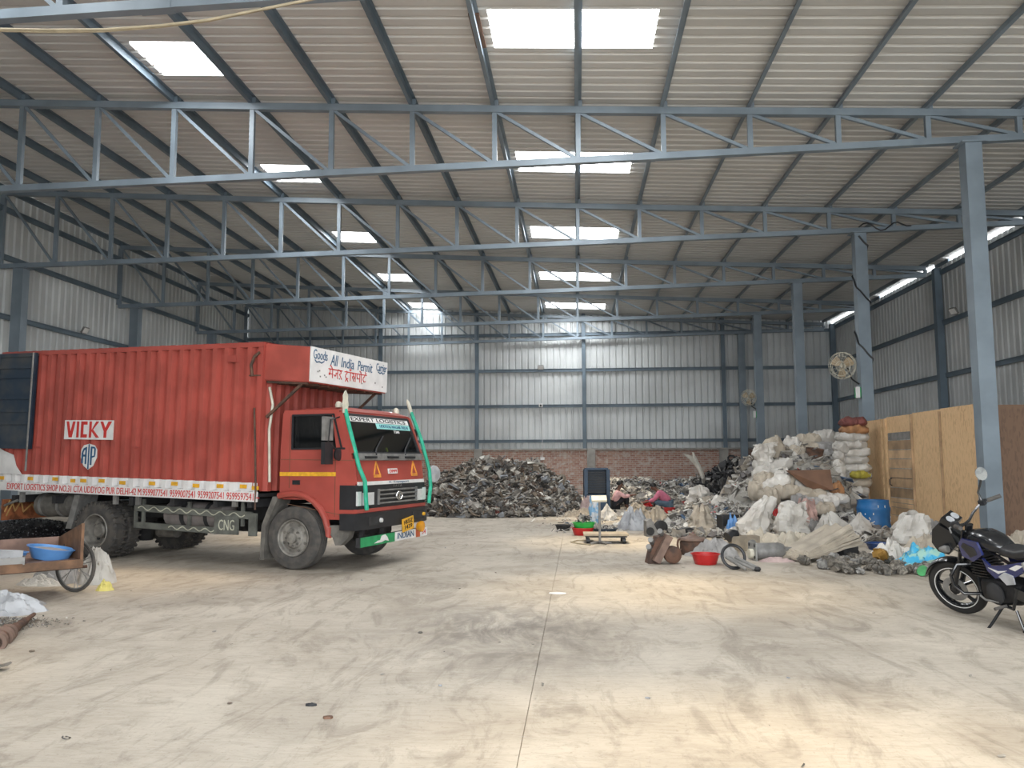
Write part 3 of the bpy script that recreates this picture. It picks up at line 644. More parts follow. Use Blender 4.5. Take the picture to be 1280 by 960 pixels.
text('banner_lettering', 'UDDYOG NAGAR DELHI', M_blueink, ws, Mws @ TR(.85, WH-.17, .0095), .85, .045)
text('banner_lettering', '7341', M_white, ws, Mws @ TR(1.22, WH-.25, .0075), .16, .045)
mb = MB()
for y in (.45, 1.3): mb.tube([Mws @ V(y, -.03, .03), Mws @ V(y+.05, .05, .025), Mws @ V(y+.38, .26, .015)], .012, 6)
mb.islands('wiper', M_black, ws)
mb = MB(); mb.box((.66, 0, 1.50), (.35, 1.8, .16)); mb.box((-.1, -.5, 1.35), (.45, .55, .2)); mb.box((-.25, -.5, 1.65), (.14, .55, .6)); mb.box((-.1, .4, 1.35), (.45, .9, .2)); mb.box((-.25, .4, 1.65), (.14, .9, .6))
mb.tube([(.42+.05*math.sin(a), -.5+.22*math.cos(a), 1.66+.16*math.sin(a)) for a in [2*PI*k/16 for k in range(16)]], .016, 6, True); mb.cyl((.6, -.5, 1.5), (.42, -.5, 1.66), .02, 8)
mb.build('cab_interior', mat('cab_grey', (.06, .065, .065), .7), truck)
MB().prism([(.12, .06), (.85, .09), (.85, .13), (.12, .15)], -.03, -.02, Mws).build('dash_cloth', M_mint, ws, 0, 'pale mint cloth on the dashboard')
mb = MB(); mb.lathe([(.0, 0), (.05, .0), (.055, .05), (.035, .1), (0, .11)], 10, TR(.80, -.05, 1.585)); mb.build('dash_ornament', mat('lime', (.55, .65, .05)), truck)
# cowl, front panel fittings
mb = MB(); mb.bar((.865, 0, 1.595), (.885, 0, 1.50), .05, 2*CW-.06, up=(0, 1, 0)); cw = mb.build('cowl', M_grey, truck, 0)
mb = MB()
for y in (-.62, .0, .52): mb.box((.905, y, 1.545), (.04, .30, .03))
mb.islands('cowl_vent', M_black, cw)
MB().box((.916, 0, 1.185), (.02, 2*CW+.0, .05)).build('front_stripe', M_white, truck, 0)
text('stripe_lettering', 'V. Transport', M_blueink, truck, frame((.928, -.15, 1.165), (0, 1, 0), (0, 0, 1)), .6, .04)
MB().box((.905, 0, 1.345), (.015, .26, .075), rot=(0, -.15, 0)).build('badge_plate', M_white, truck, 0); text('badge_lettering', 'DIMPI', M_redink, truck, frame((.914, -.1, 1.322), (0, 1, 0), (0, 0, 1)), .2, .045)
for y in (-.52, .58):
    strokes('warning_triangle', [[(0, 0), (.17, 0), (.085, .19), (0, 0)], [(0, -.02), (.17, -.02)]], mat('orange_line', (.8, .33, .06)), truck, frame((.893, y, 1.29), (0, 1, 0), (-.145, 0, 1)), .011, .02)
# dark grille
mb = MB(); mb.box((.895, 0, 1.0), (.06, 2*CW+.04, .33)); gr = mb.build('grille_panel', M_black, truck, 0)
for s in (-1, 1): MB().box((.78, s*(CW+.012), 1.0), (.27, .02, .33)).build('corner_trim', M_black, truck, 0)
mb = MB()
for z in (.90, .96, 1.02, 1.08): mb.box((.935, .12, z), (.03, 1.12, .022))
for y in (-.44, .68): mb.box((.935, y, .99), (.03, .03, .22))
mb.islands('grille_bar', M_grey, gr, 0)
text('maker_lettering', 'T A T A', M_grey, gr, frame((.927, -.02, 1.115), (0, 1, 0), (0, 0, 1)), .26, .035)
mb = MB(); mb.tube([(.955, .12+.085*math.cos(2*PI*k/20), .985+.058*math.sin(2*PI*k/20)) for k in range(20)], .009, 6, True); mb.tube([(.955, .05, 1.0), (.955, .10, 1.015), (.955, .115, .94)], .008, 6); mb.tube([(.955, .19, 1.0), (.955, .14, 1.015), (.955, .125, .94)], .008, 6); mb.build('emblem', M_chrome, gr)
for s in (-1, 1):
    MB().box((.935, s*.72+ (0 if s < 0 else .08), .975), (.03, .27, .17)).build('headlamp', M_glass, truck, 20)
    MB().box((.925, s*.945, .985), (.03, .09, .19)).build('indicator', M_glass, truck, 20)
MB().box((.905, 0, .815), (.06, 2*CW+.06, .05)).build('lower_lip', M_red2, truck, 0)
# bumper
mb = MB(); mb.prism([(.70, -1.06), (.93, -1.05), (1.0, -.86), (1.0, .86), (.93, 1.05), (.70, 1.06), (.70, .98), (.88, .9), (.88, -.9), (.70, -.98)], .565, .785)
bp = mb.build('bumper', M_black, truck)
mb = MB()
for y in (-.62, .62): mb.box((1.003, y, .675), (.008, .36, .11))
mb.islands('lamp_recess', M_dgrey, bp, 0)
mb = MB(); mb.lathe([(0, .0), (.035, .0), (.03, .03), (0, .035)], 12, TR(1.003, -.5, .67, 0, PI/2)); mb.build('fog_lamp', M_glass, bp)
mb = MB(); mb.lathe([(0, .0), (.03, .0), (.025, .03), (0, .035)], 12, TR(1.003, .78, .68, 0, PI/2)); mb.build('fog_lamp', M_yel, bp)
mb = MB(); mb.lathe([(0, -.06), (.06, -.05), (.085, 0), (.08, .03), (0, .04)], 18, TR(1.05, .62, .50, 0, PI/2)); mb.build('round_lamp', mat('amber_lens', (.75, .33, .02), .2), truck, 40, 'amber round lamp')
# tricolour under-bar with lettering and plates
ub = MB(); ub.box((.94, .0, .40), (.06, 1.96, .13)); ubo = ub.build('under_bar', M_dgrey, truck, 0)
MB().box((.972, -.50, .40), (.008, .92, .13)).build('bar_paint', M_dkgreen, ubo, 0, 'green painted third of the bar')
MB().box((.972, .28, .40), (.008, .64, .13)).build('bar_paint', M_white, ubo, 0, 'white painted middle of the bar')
MB().box((.972, .67, .40), (.008, .14, .13)).build('bar_paint', mat('orange_paint', (.62, .14, .05)), ubo, 0, 'orange painted block')
MB().box((.972, .86, .40), (.008, .24, .13)).build('bar_paint', M_white, ubo, 0, 'white painted end')
mb = MB(); mb.prism([(0, 0), (.1, .03), (.16, .03), (.2, .09), (.3, .1), (.36, .06), (.4, 0), (.3, .02), (.2, 0)], 0, .004, frame((.977, -.62, .36), (0, 1, 0), (0, 0, 1))); mb.build('bar_emblem', M_white, ubo, 0)
text('bar_lettering', 'INDIAN', M_blueink, ubo, frame((.977, .03, .362), (0, 1, 0), (0, 0, 1)), .5, .085)
text('bar_lettering', '34', M_redink, ubo, frame((.977, .80, .365), (0, 1, 0), (0, 0, 1)), .12, .07)
npm = frame((1.02, .12, .47), (0, 1, .12), (0, -.05, 1)); npo = MB(); npo.box((.16, .075, 0), (.34, .19, .012), npm); npo = npo.build('number_plate', M_yel, truck, 0, 'yellow number plate')
text('plate_lettering', 'HR55Z', M_dark, npo, npm @ TR(.03, .085, .007), .26, .06); text('plate_lettering', '1439', M_dark, npo, npm @ TR(.05, .01, .007), .22, .06)
mb = MB()
for y in (-.75, -.2, .45): mb.box((.86, y, .5), (.06, .05, .2))
mb.islands('bar_bracket', M_dgrey, truck)
# step, poles, mirrors, roof finials
mb = MB(); mb.prism([(.42, .56), (.48, .62), (.72, .63), (.84, .58), (.80, .46), (.68, .36), (.60, .36), (.55, .47)], -.06, .06, frame((0, -CW+.02, 0), (1, 0, 0), (0, 0, 1))); mb.build('foot_step', M_dust, truck)
for s in (-1, 1):
    mb = MB(); pts = [(.70, s*(CW-.0), 2.20), (.80, s*(CW+.0), 1.85), (.93, s*(CW+.0), 1.42), (.99, s*(CW-.06), 1.22), (1.0, s*(CW-.1), .83)]
    if s > 0: pts = [(.60, CW+.16, 2.27), (.78, CW+.16, 1.85), (.95, CW+.13, 1.35), (1.0, CW+.08, 1.1), (1.0, CW+.02, .83)]
    mb.tube(pts, .03, 8); pole = mb.build('corner_pole', M_green, truck, 40, 'green painted pole at the front corner')
    p = V(*pts[0])
    mb = MB()
    if s < 0:
        mb.prism([(-.05, 0), (.05, 0), (.045, .06), (.07, .12), (.045, .18), (.05, .24), (0, .31), (-.05, .24), (-.045, .18), (-.07, .12), (-.045, .06)], -.012, .012, frame(p-V(0, 0, .05), (0, 1, 0), (0, 0, 1)))
    else: mb.tube([p-V(0, 0, .02), p+V(-.03, 0, .08), p+V(-.06, 0, .17), p+V(-.08, 0, .22)], [.03, .034, .026, .004], 8)
    mb.build('finial', M_cream, pole)
for y in (-.82, .8): MB().lathe([(0, 0), (.045, .0), (.05, .04), (.03, .08), (0, .09)], 12, TR(.5, y, 2.24)).build('roof_lamp', M_cream, truck)
mb = MB(); mb.tube([(.62, -CW, 2.1), (.62, -CW-.22, 2.05), (.60, -CW-.25, 1.75), (.62, -CW, 1.6)], .012, 6); ma = mb.build('mirror_arm', M_black, truck)
mb = MB(); mb.box((.58, -CW-.24, 1.93), (.05, .2, .32)); mb.build('mirror', M_grey, ma)
mb = MB(); mb.box((.58, -CW-.24, 1.60), (.06, .19, .30)); mb.build('mirror', M_black, ma)
mb = MB(); mb.lathe([(0, -.05), (.07, -.04), (.085, 0), (0, .01)], 14, TR(.66, -CW-.08, 1.58, 0, PI/2)); mb.build('mirror', M_black, ma)
mb = MB(); mb.tube([(.62, CW, 2.0), (.64, CW+.2, 1.95)], .012, 6); mb.box((.62, CW+.22, 1.85), (.05, .16, .3)); mb.build('mirror', M_black, truck)
mb = MB(); mb.lathe([(0, -.06), (.1, -.05), (.14, 0), (.13, .03), (0, .05)], 14, TR(.95, CW+.28, 1.28, .3, PI/2)); mb.build('side_lamp', M_cloud, truck)
# mudflaps, side guard, tanks
mb = MB(); mb.prism([(-.62, .10), (-.60, .60), (-.42, .98), (-.30, .99), (-.33, .90), (-.50, .58), (-.52, .10)], -.30, .02, frame((0, -CW, 0), (1, 0, 0), (0, 0, 1)) @ Matrix.Scale(-1, 4, (0, 0, 1)))
mb = MB(); mb.prism([(-.64, .12), (-.62, .60), (-.44, 1.0), (-.34, 1.0), (-.40, .88), (-.55, .58), (-.57, .12)], -.28, .04, frame((0, -CW+.0, 0), (1, 0, 0), (0, 0, 1)))
mb.build('mudflap', M_dust, truck)
mb = MB(); mb.prism([(-4.38, .45), (-4.22, .98), (-4.10, .98), (-4.26, .45)], -.3, .05, frame((0, -.95, 0), (1, 0, 0), (0, 0, 1))); mb.build('mudflap', M_grey, truck)
gd = MB(); gy = -.98
gd.bar((-2.98, gy, .805), (-.80, gy, .725), .03, .105); gd.bar((-2.98, gy, .545), (-1.45, gy, .50), .03, .09)
for x, z in ((-2.98, .68), (-2.83, .75), (-1.95, .72), (-.98, .75)): gd.box((x, gy+.02, z), (.05, .03, .36))
gd.box((-.78, gy-.005, .60), (.13, .035, .32)); guard = gd.build('side_guard', mat('olive_grey_paint', (.125, .13, .115), .7, 0, .2), truck, 0)
wl_ = []
def wav(x0, x1, z0, z1, n, amp): return [(x0+(x1-x0)*k/(8*n), z0+(z1-z0)*k/(8*n)+amp*math.sin(2*PI*k/8)) for k in range(8*n+1)]
M_line = mat('chalk_line', (.50, .50, .40), .7)
strokes('wavy_line', [wav(-2.9, -.92, .80, .73, 8, .028), wav(-2.3, -1.46, .525, .50, 4, .022), [(-.80, .72), (-.74, .66), (-.77, .58), (-.83, .50), (-.78, .48)]], M_line, guard, frame((0, gy-.017, 0), (1, 0, 0), (0, 0, 1)), .007)
mb = MB(); mb.box((-1.24, gy-.01, .585), (.42, .03, .27)); cp = mb.build('gas_plate', mat('olive_grey_paint', (.125, .13, .115)), truck, 0)
text('plate_lettering', 'CNG', M_line, cp, frame((-1.37, gy-.027, .51), (1, 0, 0), (0, 0, 1)), .28, .15)
mb = MB(); mb.tube([(-2.55, -.70, .70), (-2.50, -.70, .70), (-1.45, -.70, .68), (-1.40, -.70, .68)], [.13, .2, .2, .13], 20); tk = mb.build('gas_tank', mat('grey_pink_paint', (.22, .195, .185)), truck)
mb = MB(); mb.tube([(-2.2, -.70, .70), (-2.12, -.70, .70)], .207, 20); mb.tube([(-1.75, -.70, .69), (-1.68, -.70, .69)], .207, 20); mb.islands('tank_strap', M_dgrey, tk)
mb = MB(); mb.tube([(-2.55, .1, .55), (-2.5, .1, .55), (-1.4, .1, .55)], [.1, .16, .16], 16); mb.build('gas_tank', M_dgrey, truck)
mb = MB(); mb.tube([(-2.95, -.5, .42), (-2.6, -.5, .42)], .1, 14); mb.build('air_tank', M_dust, truck)
mb = MB(); mb.tube([(-5.28, -.72, .80), (-5.22, -.72, .80), (-4.5, -.72, .80), (-4.44, -.72, .80)], [.12, .19, .19, .12], 18); tk = mb.build('rear_tank', M_dust, truck)
mb = MB()
for x in (-5.1, -4.7): mb.tube([(x-.03, -.72, .80), (x+.03, -.72, .80)], .197, 18)
mb.islands('tank_strap', M_grey, tk)
mb = MB(); mb.box((-5.75, -.55, .72), (.04, 1.0, .34)); tb = mb.build('tail_board', mat('flame_paint', (.30, .10, .04), .6, 0, .3, 9), truck, 0, 'orange and dark painted rear board')
strokes('painted_flame', [[(0.05, .05), (.15, .25), (.2, .12), (.3, .28), (.35, .1), (.5, .22), (.6, .08), (.9, .14)], [(.02, .12), (.1, .3)]], mat('flame_yellow', (.55, .33, .12)), tb, frame((-5.728, -1.04, .57), (0, 1, 0), (0, 0, 1)), .012)
mb = MB()
for x in (-5.3, -3.3, -2.85, -1.05): mb.box((x, -HW+.05, .93), (.07, .05, .16))
mb.tube([(-6.0, -1.0, .72), (-5.4, -1.05, .88)], .02, 6)
mb.islands('body_bracket', M_grey, truck)
MB().tube([(-.70, -HW-.02, 2.25), (-.66, -HW-.03, 1.7), (-.64, -HW-.02, 1.1), (-.66, -HW, .82)], .014, 6).build('hanging_rope', M_rust, truck)
MB().tube([(-.58, -.95, 2.55), (-.50, -.97, 2.3), (-.56, -.96, 1.95), (-.54, -.95, 1.2)], .02, 6).build('air_hose', M_cream, truck)
# ------------------------------------------------------------------ board partition with a plank door
pt = thing('board_partition', 'tan particle-board partition with a plank door beside the tall column', 'partition', (6.70, 0, 0))
for y0, y1, zt in ((18.22, 19.12, 2.36), (15.34, 16.58, 2.40), (14.02, 15.32, 2.41)):
    MB().box((0, (y0+y1)/2, zt/2), (.02, y1-y0-.012, zt)).build('board', M_osb, pt, 0)
MB().box((0, 17.27, 2.20), (.02, 1.3, .37)).build('board', M_osb, pt, 0)
for y, w in ((19.13, .05), (18.17, .08), (17.96, .10), (16.6, .03), (15.33, .016), (14.01, .03)):
    MB().box((-.02, y, 1.18), (.06, w, 2.36)).build('stud', M_osb if w > .05 else M_wood, pt, 0)
dr = bpy.data.objects.new('door', None); COL.objects.link(dr); dr.parent = pt; dr.location = (-.01, 17.27, 0)
z = .03; hs = [.28, .17, .10, .10, .21, .20, .20, .20, .19, .20, .17]
for k, h in enumerate(hs):
    m = M_wood if k != len(hs)-1 else M_grey
    MB().box((R_.uniform(-.008, .008), 0, z+h/2), (.022, 1.18+R_.uniform(-.03, .01), h-.014)).build('plank', m, dr, 0); z += h
MB().tube([(-.03, .42, 1.08), (-.07, .42, 1.06), (-.07, .42, .95), (-.03, .42, .93)], .012, 6).build('door_handle', M_dgrey, dr)
pt2 = thing('board_partition', 'shade-darkened board partition behind the column at the right edge', 'partition', (6.95, 13.86, 0))
for k in range(3): MB().box((.62+k*1.24, 0, 1.19), (1.23, .02, 2.38)).build('board', M_osb_shaded, pt2, 0)
# ------------------------------------------------------------------ soft goods builders
def sp(c, e): return math.copysign(abs(c)**e, c)
def crease(p): return .5-abs(noise.noise(p))*2.2
def sack_mesh(seed, a=.42, b=.26, c=.11, tied=False, n=28, m=18, amp=.045):
    r = random.Random(seed); ox = V(r.uniform(0, 90), r.uniform(0, 90), r.uniform(0, 90)); mb = MB(); vs = []
    us = [-1+2*k/m for k in range(m+1)]
    if tied: us = [-1+1.84*k/m for k in range(m+1)]+[.9, .98, 1.12, 1.22]
    for u in us:
        if tied and u > .86: rad = {.9: .2, .98: .13, 1.12: .3, 1.22: .36}.get(u, .3)
        else: rad = max(0, 1-abs(u)**3.4)**.5
        rad = max(rad, .05)
        for k in range(n):
            t = 2*PI*k/n
            y = b*rad*sp(math.cos(t), .75); z = c*rad*sp(math.sin(t), .8); x = a*u
            p = V(x, y, z); d = noise.noise(p*3.2+ox)*amp*2 + crease(p*5+ox)*amp*1.5 + crease(p*11+ox)*amp*.7 + .03*math.sin(6*t+seed)*abs(u)**3
            q = V(x, y*(1+d*2.2), z*(1+d*2.5)+d*.35); q.x += noise.noise(p*4-ox)*.03*(1+abs(u))
            q.z = max(q.z, -c*.92); vs.append(tuple(q+V(0, 0, c*.92)))
    fs = []
    for i in range(len(us)-1):
        for k in range(n): k2 = (k+1) % n; fs.append((i*n+k, (i+1)*n+k, (i+1)*n+k2, i*n+k2))
    fs.append(tuple(range(n))); fs.append(tuple(range((len(us)-1)*n, len(us)*n))[::-1])
    mb.add(vs, fs); return mb.mesh('sack', 28)
def bag_mesh(seed, r0=.25, h=.5, top=.12, opened=True, n=34, m=14, pt=False, lean=0):
    """an upright open bag with folds; top is the mouth radius"""
    r = random.Random(seed); ox = V(r.uniform(0, 90), r.uniform(0, 90), r.uniform(0, 90)); vs = []; fs = []
    rows = [(k/m, 1.0) for k in range(m+1)]
    if opened: rows += [(1-.12*k, .86) for k in range(1, 5)]
    for w, sc in rows:
        for k in range(n):
            t = 2*PI*k/n; base = r0*(1-w)**.8+top*(1-(1-w)**.8) if not pt else r0*(1-w)+.02
            base *= (1+.12*math.sin(PI*min(1, w*1.2)))
            f = .16*w*math.sin(5*t+seed)+.12*math.sin(3*t+seed*2)*(.3+w)+.10*math.sin(11*t)*w
            p = V(math.cos(t), math.sin(t), w*2); f += .35*noise.noise(p*1.6+ox)+.22*(crease(p*2.1-ox))+.10*crease(p*5+ox)
            rr = base*(1+f)*sc; z = h*w*(1+.18*noise.noise(V(math.cos(t), math.sin(t), 0)*1.3+ox)*w)
            vs.append((rr*math.cos(t)+lean*w*w, rr*math.sin(t), max(z, 0)))
    for i in range(len(rows)-1):
        for k in range(n): k2 = (k+1) % n; fs.append((i*n+k, i*n+k2, (i+1)*n+k2, (i+1)*n+k))
    fs.append(tuple(range(n))[::-1]); fs.append(tuple(range((len(rows)-1)*n, len(rows)*n)))
    return MB().add(vs, fs).mesh('bag', 28)
def lump_mesh(seed, rx, ry, h, folds=7, rings=13, n=40, amp=.35):
    r = random.Random(seed); ox = V(r.uniform(0, 90), r.uniform(0, 90), r.uniform(0, 90)); vs = [(0, 0, h)]; fs = []
    for i in range(1, rings+1):
        w = i/rings
        for k in range(n):
            t = 2*PI*k/n; e = 1+.28*noise.noise(V(math.cos(t), math.sin(t), 0)*1.7+ox)
            p = V(math.cos(t)*w*2, math.sin(t)*w*2, 0)
            z = h*(1-w**1.7)*(1+amp*1.6*noise.noise(p*1.5+ox))+h*amp*.5*math.sin(folds*t+6*noise.noise(p+ox))*w*(1-w*.6)+h*.25*noise.noise(p*4+ox)+h*amp*(.85*crease(p*1.7-ox)+.4*crease(p*4+ox))
            vs.append((rx*w*e*math.cos(t), ry*w*e*math.sin(t), max(z, .012) if i < rings else 0))
    for k in range(n): fs.append((0, 1+k, 1+(k+1) % n))
    for i in range(rings-1):
        for k in range(n): a = 1+i*n; k2 = (k+1) % n; fs.append((a+k, a+n+k, a+n+k2, a+k2))
    fs.append(tuple(1+(rings-1)*n+k for k in range(n))[::-1])
    return MB().add(vs, fs).mesh('cloth', 28)
def put(name, me, m, loc, label, cat, group=None, rot=(0, 0, 0), sc=1):
    o = mobj(name, me, m); o.location = loc; o.rotation_euler = rot; o.scale = (sc,)*3 if not isinstance(sc, tuple) else sc
    return tag(o, label, cat, group)
# ------------------------------------------------------------------ scrap generator
def tpl():
    T = []
    def grid(secs, fs_n):
        n = len(secs[0]); v = [p for s in secs for p in s]; f = []
        for i in range(len(secs)-1):
            for k in range(n): k2 = (k+1) % n; f.append((i*n+k, (i+1)*n+k, (i+1)*n+k2, i*n+k2))
        f.append(tuple(range(n))[::-1][:4] if n == 4 else tuple(range(n))); f.append(tuple(range((len(secs)-1)*n, len(secs)*n)))
        return np.array(v, float), f
    r = random.Random(3)
    for q in range(9):      # bent strips
        a = r.uniform(-.25, .25); b = r.uniform(-.2, .2); w = r.uniform(.025, .11)
        T.append(grid([[(x, -w+b*x*x, a*x*x*2), (x, w+b*x*x, a*x*x*2+.1*x), (x, w+b*x*x, a*x*x*2+.03+.1*x), (x, -w+b*x*x, a*x*x*2+.03)] for x in (-.5, -.15, .2, .5)], 4))
    for q in range(6):      # bent tubes
        a = r.uniform(-.4, .4); rr = r.uniform(.02, .06)
        T.append(grid([[(x, rr*math.cos(t*PI/3)+a*x*x, rr*math.sin(t*PI/3)) for t in range(6)] for x in (-.5, -.2, .1, .5)], 6))
    for q in range(4):      # jagged plates
        T.append(grid([[(x, -r.uniform(.15, .4), r.uniform(-.05, .05)), (x, r.uniform(.15, .4), r.uniform(-.08, .08)), (x, r.uniform(.15, .35), .08), (x, -r.uniform(.15, .35), .08)] for x in (-.4, 0, .4)], 4))
    for q in range(4):      # chunks
        T.append(grid([[(x, -r.uniform(.1, .3), -r.uniform(.1, .25)), (x, r.uniform(.1, .3), -r.uniform(.1, .25)), (x, r.uniform(.1, .3), r.uniform(.1, .25)), (x, -r.uniform(.1, .3), r.uniform(.1, .25))] for x in (-.32, -.05, .3)], 4))
    for q in range(2):      # hoops
        v = []; f = []
        for i in range(9):
            t = 2*PI*i/9*(1 if q else .8)
            for dx, dz in ((-.05, -.05), (.05, -.05), (.05, .05), (-.05, .05)): v.append(((.36+dx)*math.cos(t), (.36+dx)*math.sin(t), dz))
        for i in range(8):
            for k in range(4): k2 = (k+1) % 4; f.append((i*4+k, (i+1)*4+k, (i+1)*4+k2, i*4+k2))
        T.append((np.array(v), f))
    return T
TPL = tpl()
def set_tint(me, vals):
    a = me.attributes.new('tint', 'FLOAT', 'FACE'); a.data.foreach_set('value', np.asarray(vals, np.float32))
def scrap_mesh(name, items, seed):
    """items: (x,y,z,size,tilt) joined into one mesh with a tint per piece"""
    rg = np.random.default_rng(seed); Vs = []; Fs = []; tn = []; k = 0
    for x, y, z, s, tilt in items:
        v, f = TPL[rg.integers(len(TPL))]
        e = Euler((rg.normal(0, tilt), rg.normal(0, tilt), rg.uniform(0, 6.283))).to_matrix()
        w = (v*s*rg.uniform(.7, 1.3, 3)) @ np.array(e).T + (x, y, z)
        w[:, 2] = np.maximum(w[:, 2], .004); Vs.append(w); Fs += [tuple(i+k for i in ff) for ff in f]; k += len(v); tn += [rg.uniform()]*len(f)
    me = bpy.data.meshes.new(name); me.from_pydata(np.concatenate(Vs).tolist(), [], Fs); set_tint(me, tn); return me
def mound_mesh(name, cx, cy, rx, ry, hf, n=26, tint=.25):
    vs = []; fs = []
    for i in range(n+1):
        for j in range(n+1):
            u = -1+2*i/n; w = -1+2*j/n; x = cx+rx*u; y = cy+ry*w
            vs.append((x, y, max(hf(x, y), 0) - (.02 if hf(x, y) <= 0 else 0)))
    for i in range(n):
        for j in range(n): q = i*(n+1)+j; fs.append((q, q+n+1, q+n+2, q+1))
    me = bpy.data.meshes.new(name); me.from_pydata(vs, [], fs); set_tint(me, [tint]*len(fs)); return me
def heap(name, label, cx, cy, rx, ry, hf, N, smin, smax, m, seed, tilt=.5, extra=1.0, ct=.25):
    rg = np.random.default_rng(seed); items = []
    while len(items) < N*1.15:
        x = cx+rx*rg.uniform(-1, 1); y = cy+ry*rg.uniform(-1, 1); h = hf(x, y)
        if len(items) > N and not 0 < h < .3: continue
        if h <= 0 and rg.uniform() > .06*extra: continue
        if h <= 0 and hf(cx+(x-cx)*.88, cy+(y-cy)*.88) <= 0: continue
        items.append((x, y, max(h, 0)+rg.uniform(-.05, .10)*min(1, .3+h), rg.uniform(smin, smax), tilt))
    me = scrap_mesh(name, items, seed+1); o = mobj(name, me, m); b = mobj('heap_core', mound_mesh('core', cx, cy, rx, ry, lambda x, y: hf(x, y)-.06, tint=ct), m, o); b['kind'] = 'stuff'
    return tag(o, label, 'heap', None, 'stuff')
def pieces(N, cx, cy, rx, ry, hf, smin, smax, m, seed, name, label, cat, group, front=True):
    rg = np.random.default_rng(seed); protos = []
    for k in range(16):
        protos.append(scrap_mesh('piece', [(0, 0, 1, 1, .35)], seed*31+k)); 
        for v in protos[-1].vertices: v.co.z -= 1
    c = 0; tries = 0
    while c < N and tries < 40000:
        tries += 1
        x = cx+rx*rg.uniform(-1, 1); y = cy+ry*rg.uniform(-1, .5 if front else 1); h = hf(x, y)
        if h <= .0: continue
        o = mobj(name, protos[rg.integers(16)], m); s = rg.uniform(smin, smax)
        o.location = (x, y, h+.03); o.scale = (s, s, s); o.rotation_euler = (rg.normal(0, .25), rg.normal(0, .25), rg.uniform(0, 6.28)); tag(o, label, cat, group); c += 1
_PA, _PB = G(769, 636.5), G(836, 637.5)
def clear(x, y): return any((x-a)**2+(y-b)**2 < r*r for a, b, r in ((6.76, 24.7, .75), (6.76, 30.15, .75), (7.08, 34.7, .6), (6.76, 19.26, .6), (_PA.x+.2, _PA.y, .42), (_PB.x-.3, _PB.y, .5)))
def nz(x, y, s, k=0): return noise.noise(V(x*s, y*s, k))
# tall heap by the brick wall
def hA(x, y):
    u = (x+2.45)/2.55; w = (y-24.2)/3.3; r2 = u*u+w*w
    if r2 > 1: return -1
    return (1.28*(1-r2)**.62)*(1+.55*nz(x, y, .75, 4.3))+.14*nz(x, y, 2.2)-.02
heap('scrap_heap', 'tall grey-brown heap of tangled scrap metal before the brick wall', -2.45, 24.2, 2.6, 3.3, hA, 7500, .12, .40, M_scrap, 11, .55)
pieces(130, -2.45, 24.2, 2.5, 3.2, hA, .25, .6, M_scrap, 12, 'scrap_piece', 'bent scrap metal piece lying on the tall heap by the brick wall', 'scrap metal', 'scrap pieces on the tall heap')
# low spread of scrap behind the two seated workers
def hB(x, y):
    if clear(x, y) or ((x-5.6)/1.7)**2+((y-27.3)/2.2)**2 < 1: return -1
    e = min(1, max(0, (y-24.6-1.0*nz(x, 0, .7))/2.0))*min(1, max(0, (x-.55)/.8))*min(1, max(0, (8.9-x)/1.5))*min(1, max(0, (33.5-y)/1.5))
    if e <= 0: return -1
    return e*(.42+.30*nz(x, y, .55, 2)+.12*nz(x, y, 1.8)+.03*(y-25))
heap('scrap_spread', 'low spread of pale and dark scrap behind the two seated workers', 4.7, 29, 4.4, 5, hB, 6500, .10, .36, M_scrapl, 21, .5)
pieces(90, 4.6, 28.5, 3.9, 4.4, hB, .26, .55, M_scrapl, 22, 'scrap_piece', 'scrap piece lying in the low spread behind the seated workers', 'scrap metal', 'scrap pieces on the low spread')
def hC(x, y):   # dark heap before the right end of the brick wall
    if clear(x, y): return -1
    u = (x-5.6)/2.0; w = (y-27.3)/2.6; r2 = u*u+w*w
    if r2 > 1: return -1
    return 1.25*(1-r2)**.8*(1+.35*nz(x, y, 1.1, 9))+.08*nz(x, y, 3)
M_scrapd = attr_mat('dark_mixed_scrap', [(0, (.045, .045, .048)), (.4, (.09, .088, .085)), (.6, (.02, .02, .022)), (.8, (.2, .19, .175)), (.93, (.42, .4, .37))])
heap('dark_scrap_heap', 'dark heap of black scrap and netting near the back column', 5.6, 27.3, 2.0, 2.6, hC, 1800, .15, .45, M_scrapd, 31, .7)
# rubble and bags in front of the sacks
def hD(x, y):
    if abs((x-4.9)/1.3)**2.6+abs((y-19.2)/2.0)**2.6 < 1 or ((x-5.9)**2+(y-16.62)**2 < .2): return -1
    e = min(1, max(0, (x-1.75-.9*max(0, (y-17.0)/6)-.4*nz(0, y, 1.1))/.9))*min(1, max(0, (y-15.2-.5*nz(x, 0, 1.3)-.5*max(0, 3.4-x))/1.0))*min(1, max(0, (6.1-x)/.4))*min(1, max(0, (22.5-y)/1.5))
    if e <= 0: return -1
    return e*(.16+.15*nz(x, y, .9, 6)+.10*max(0, min(2.2, y-15.6)) + .0*x)
heap('rubble_spread', 'pale rubble of bags and scrap lying before the sack heap', 4.2, 18.8, 2.6, 3.9, hD, 3600, .10, .32, M_scrapl, 41, .5, ct=.1)
pieces(70, 4.0, 17.4, 2.4, 2.2, hD, .2, .42, M_scrapl, 42, 'scrap_piece', 'piece of scrap lying in the pale rubble before the sack heap', 'scrap metal', 'scrap pieces in the rubble')
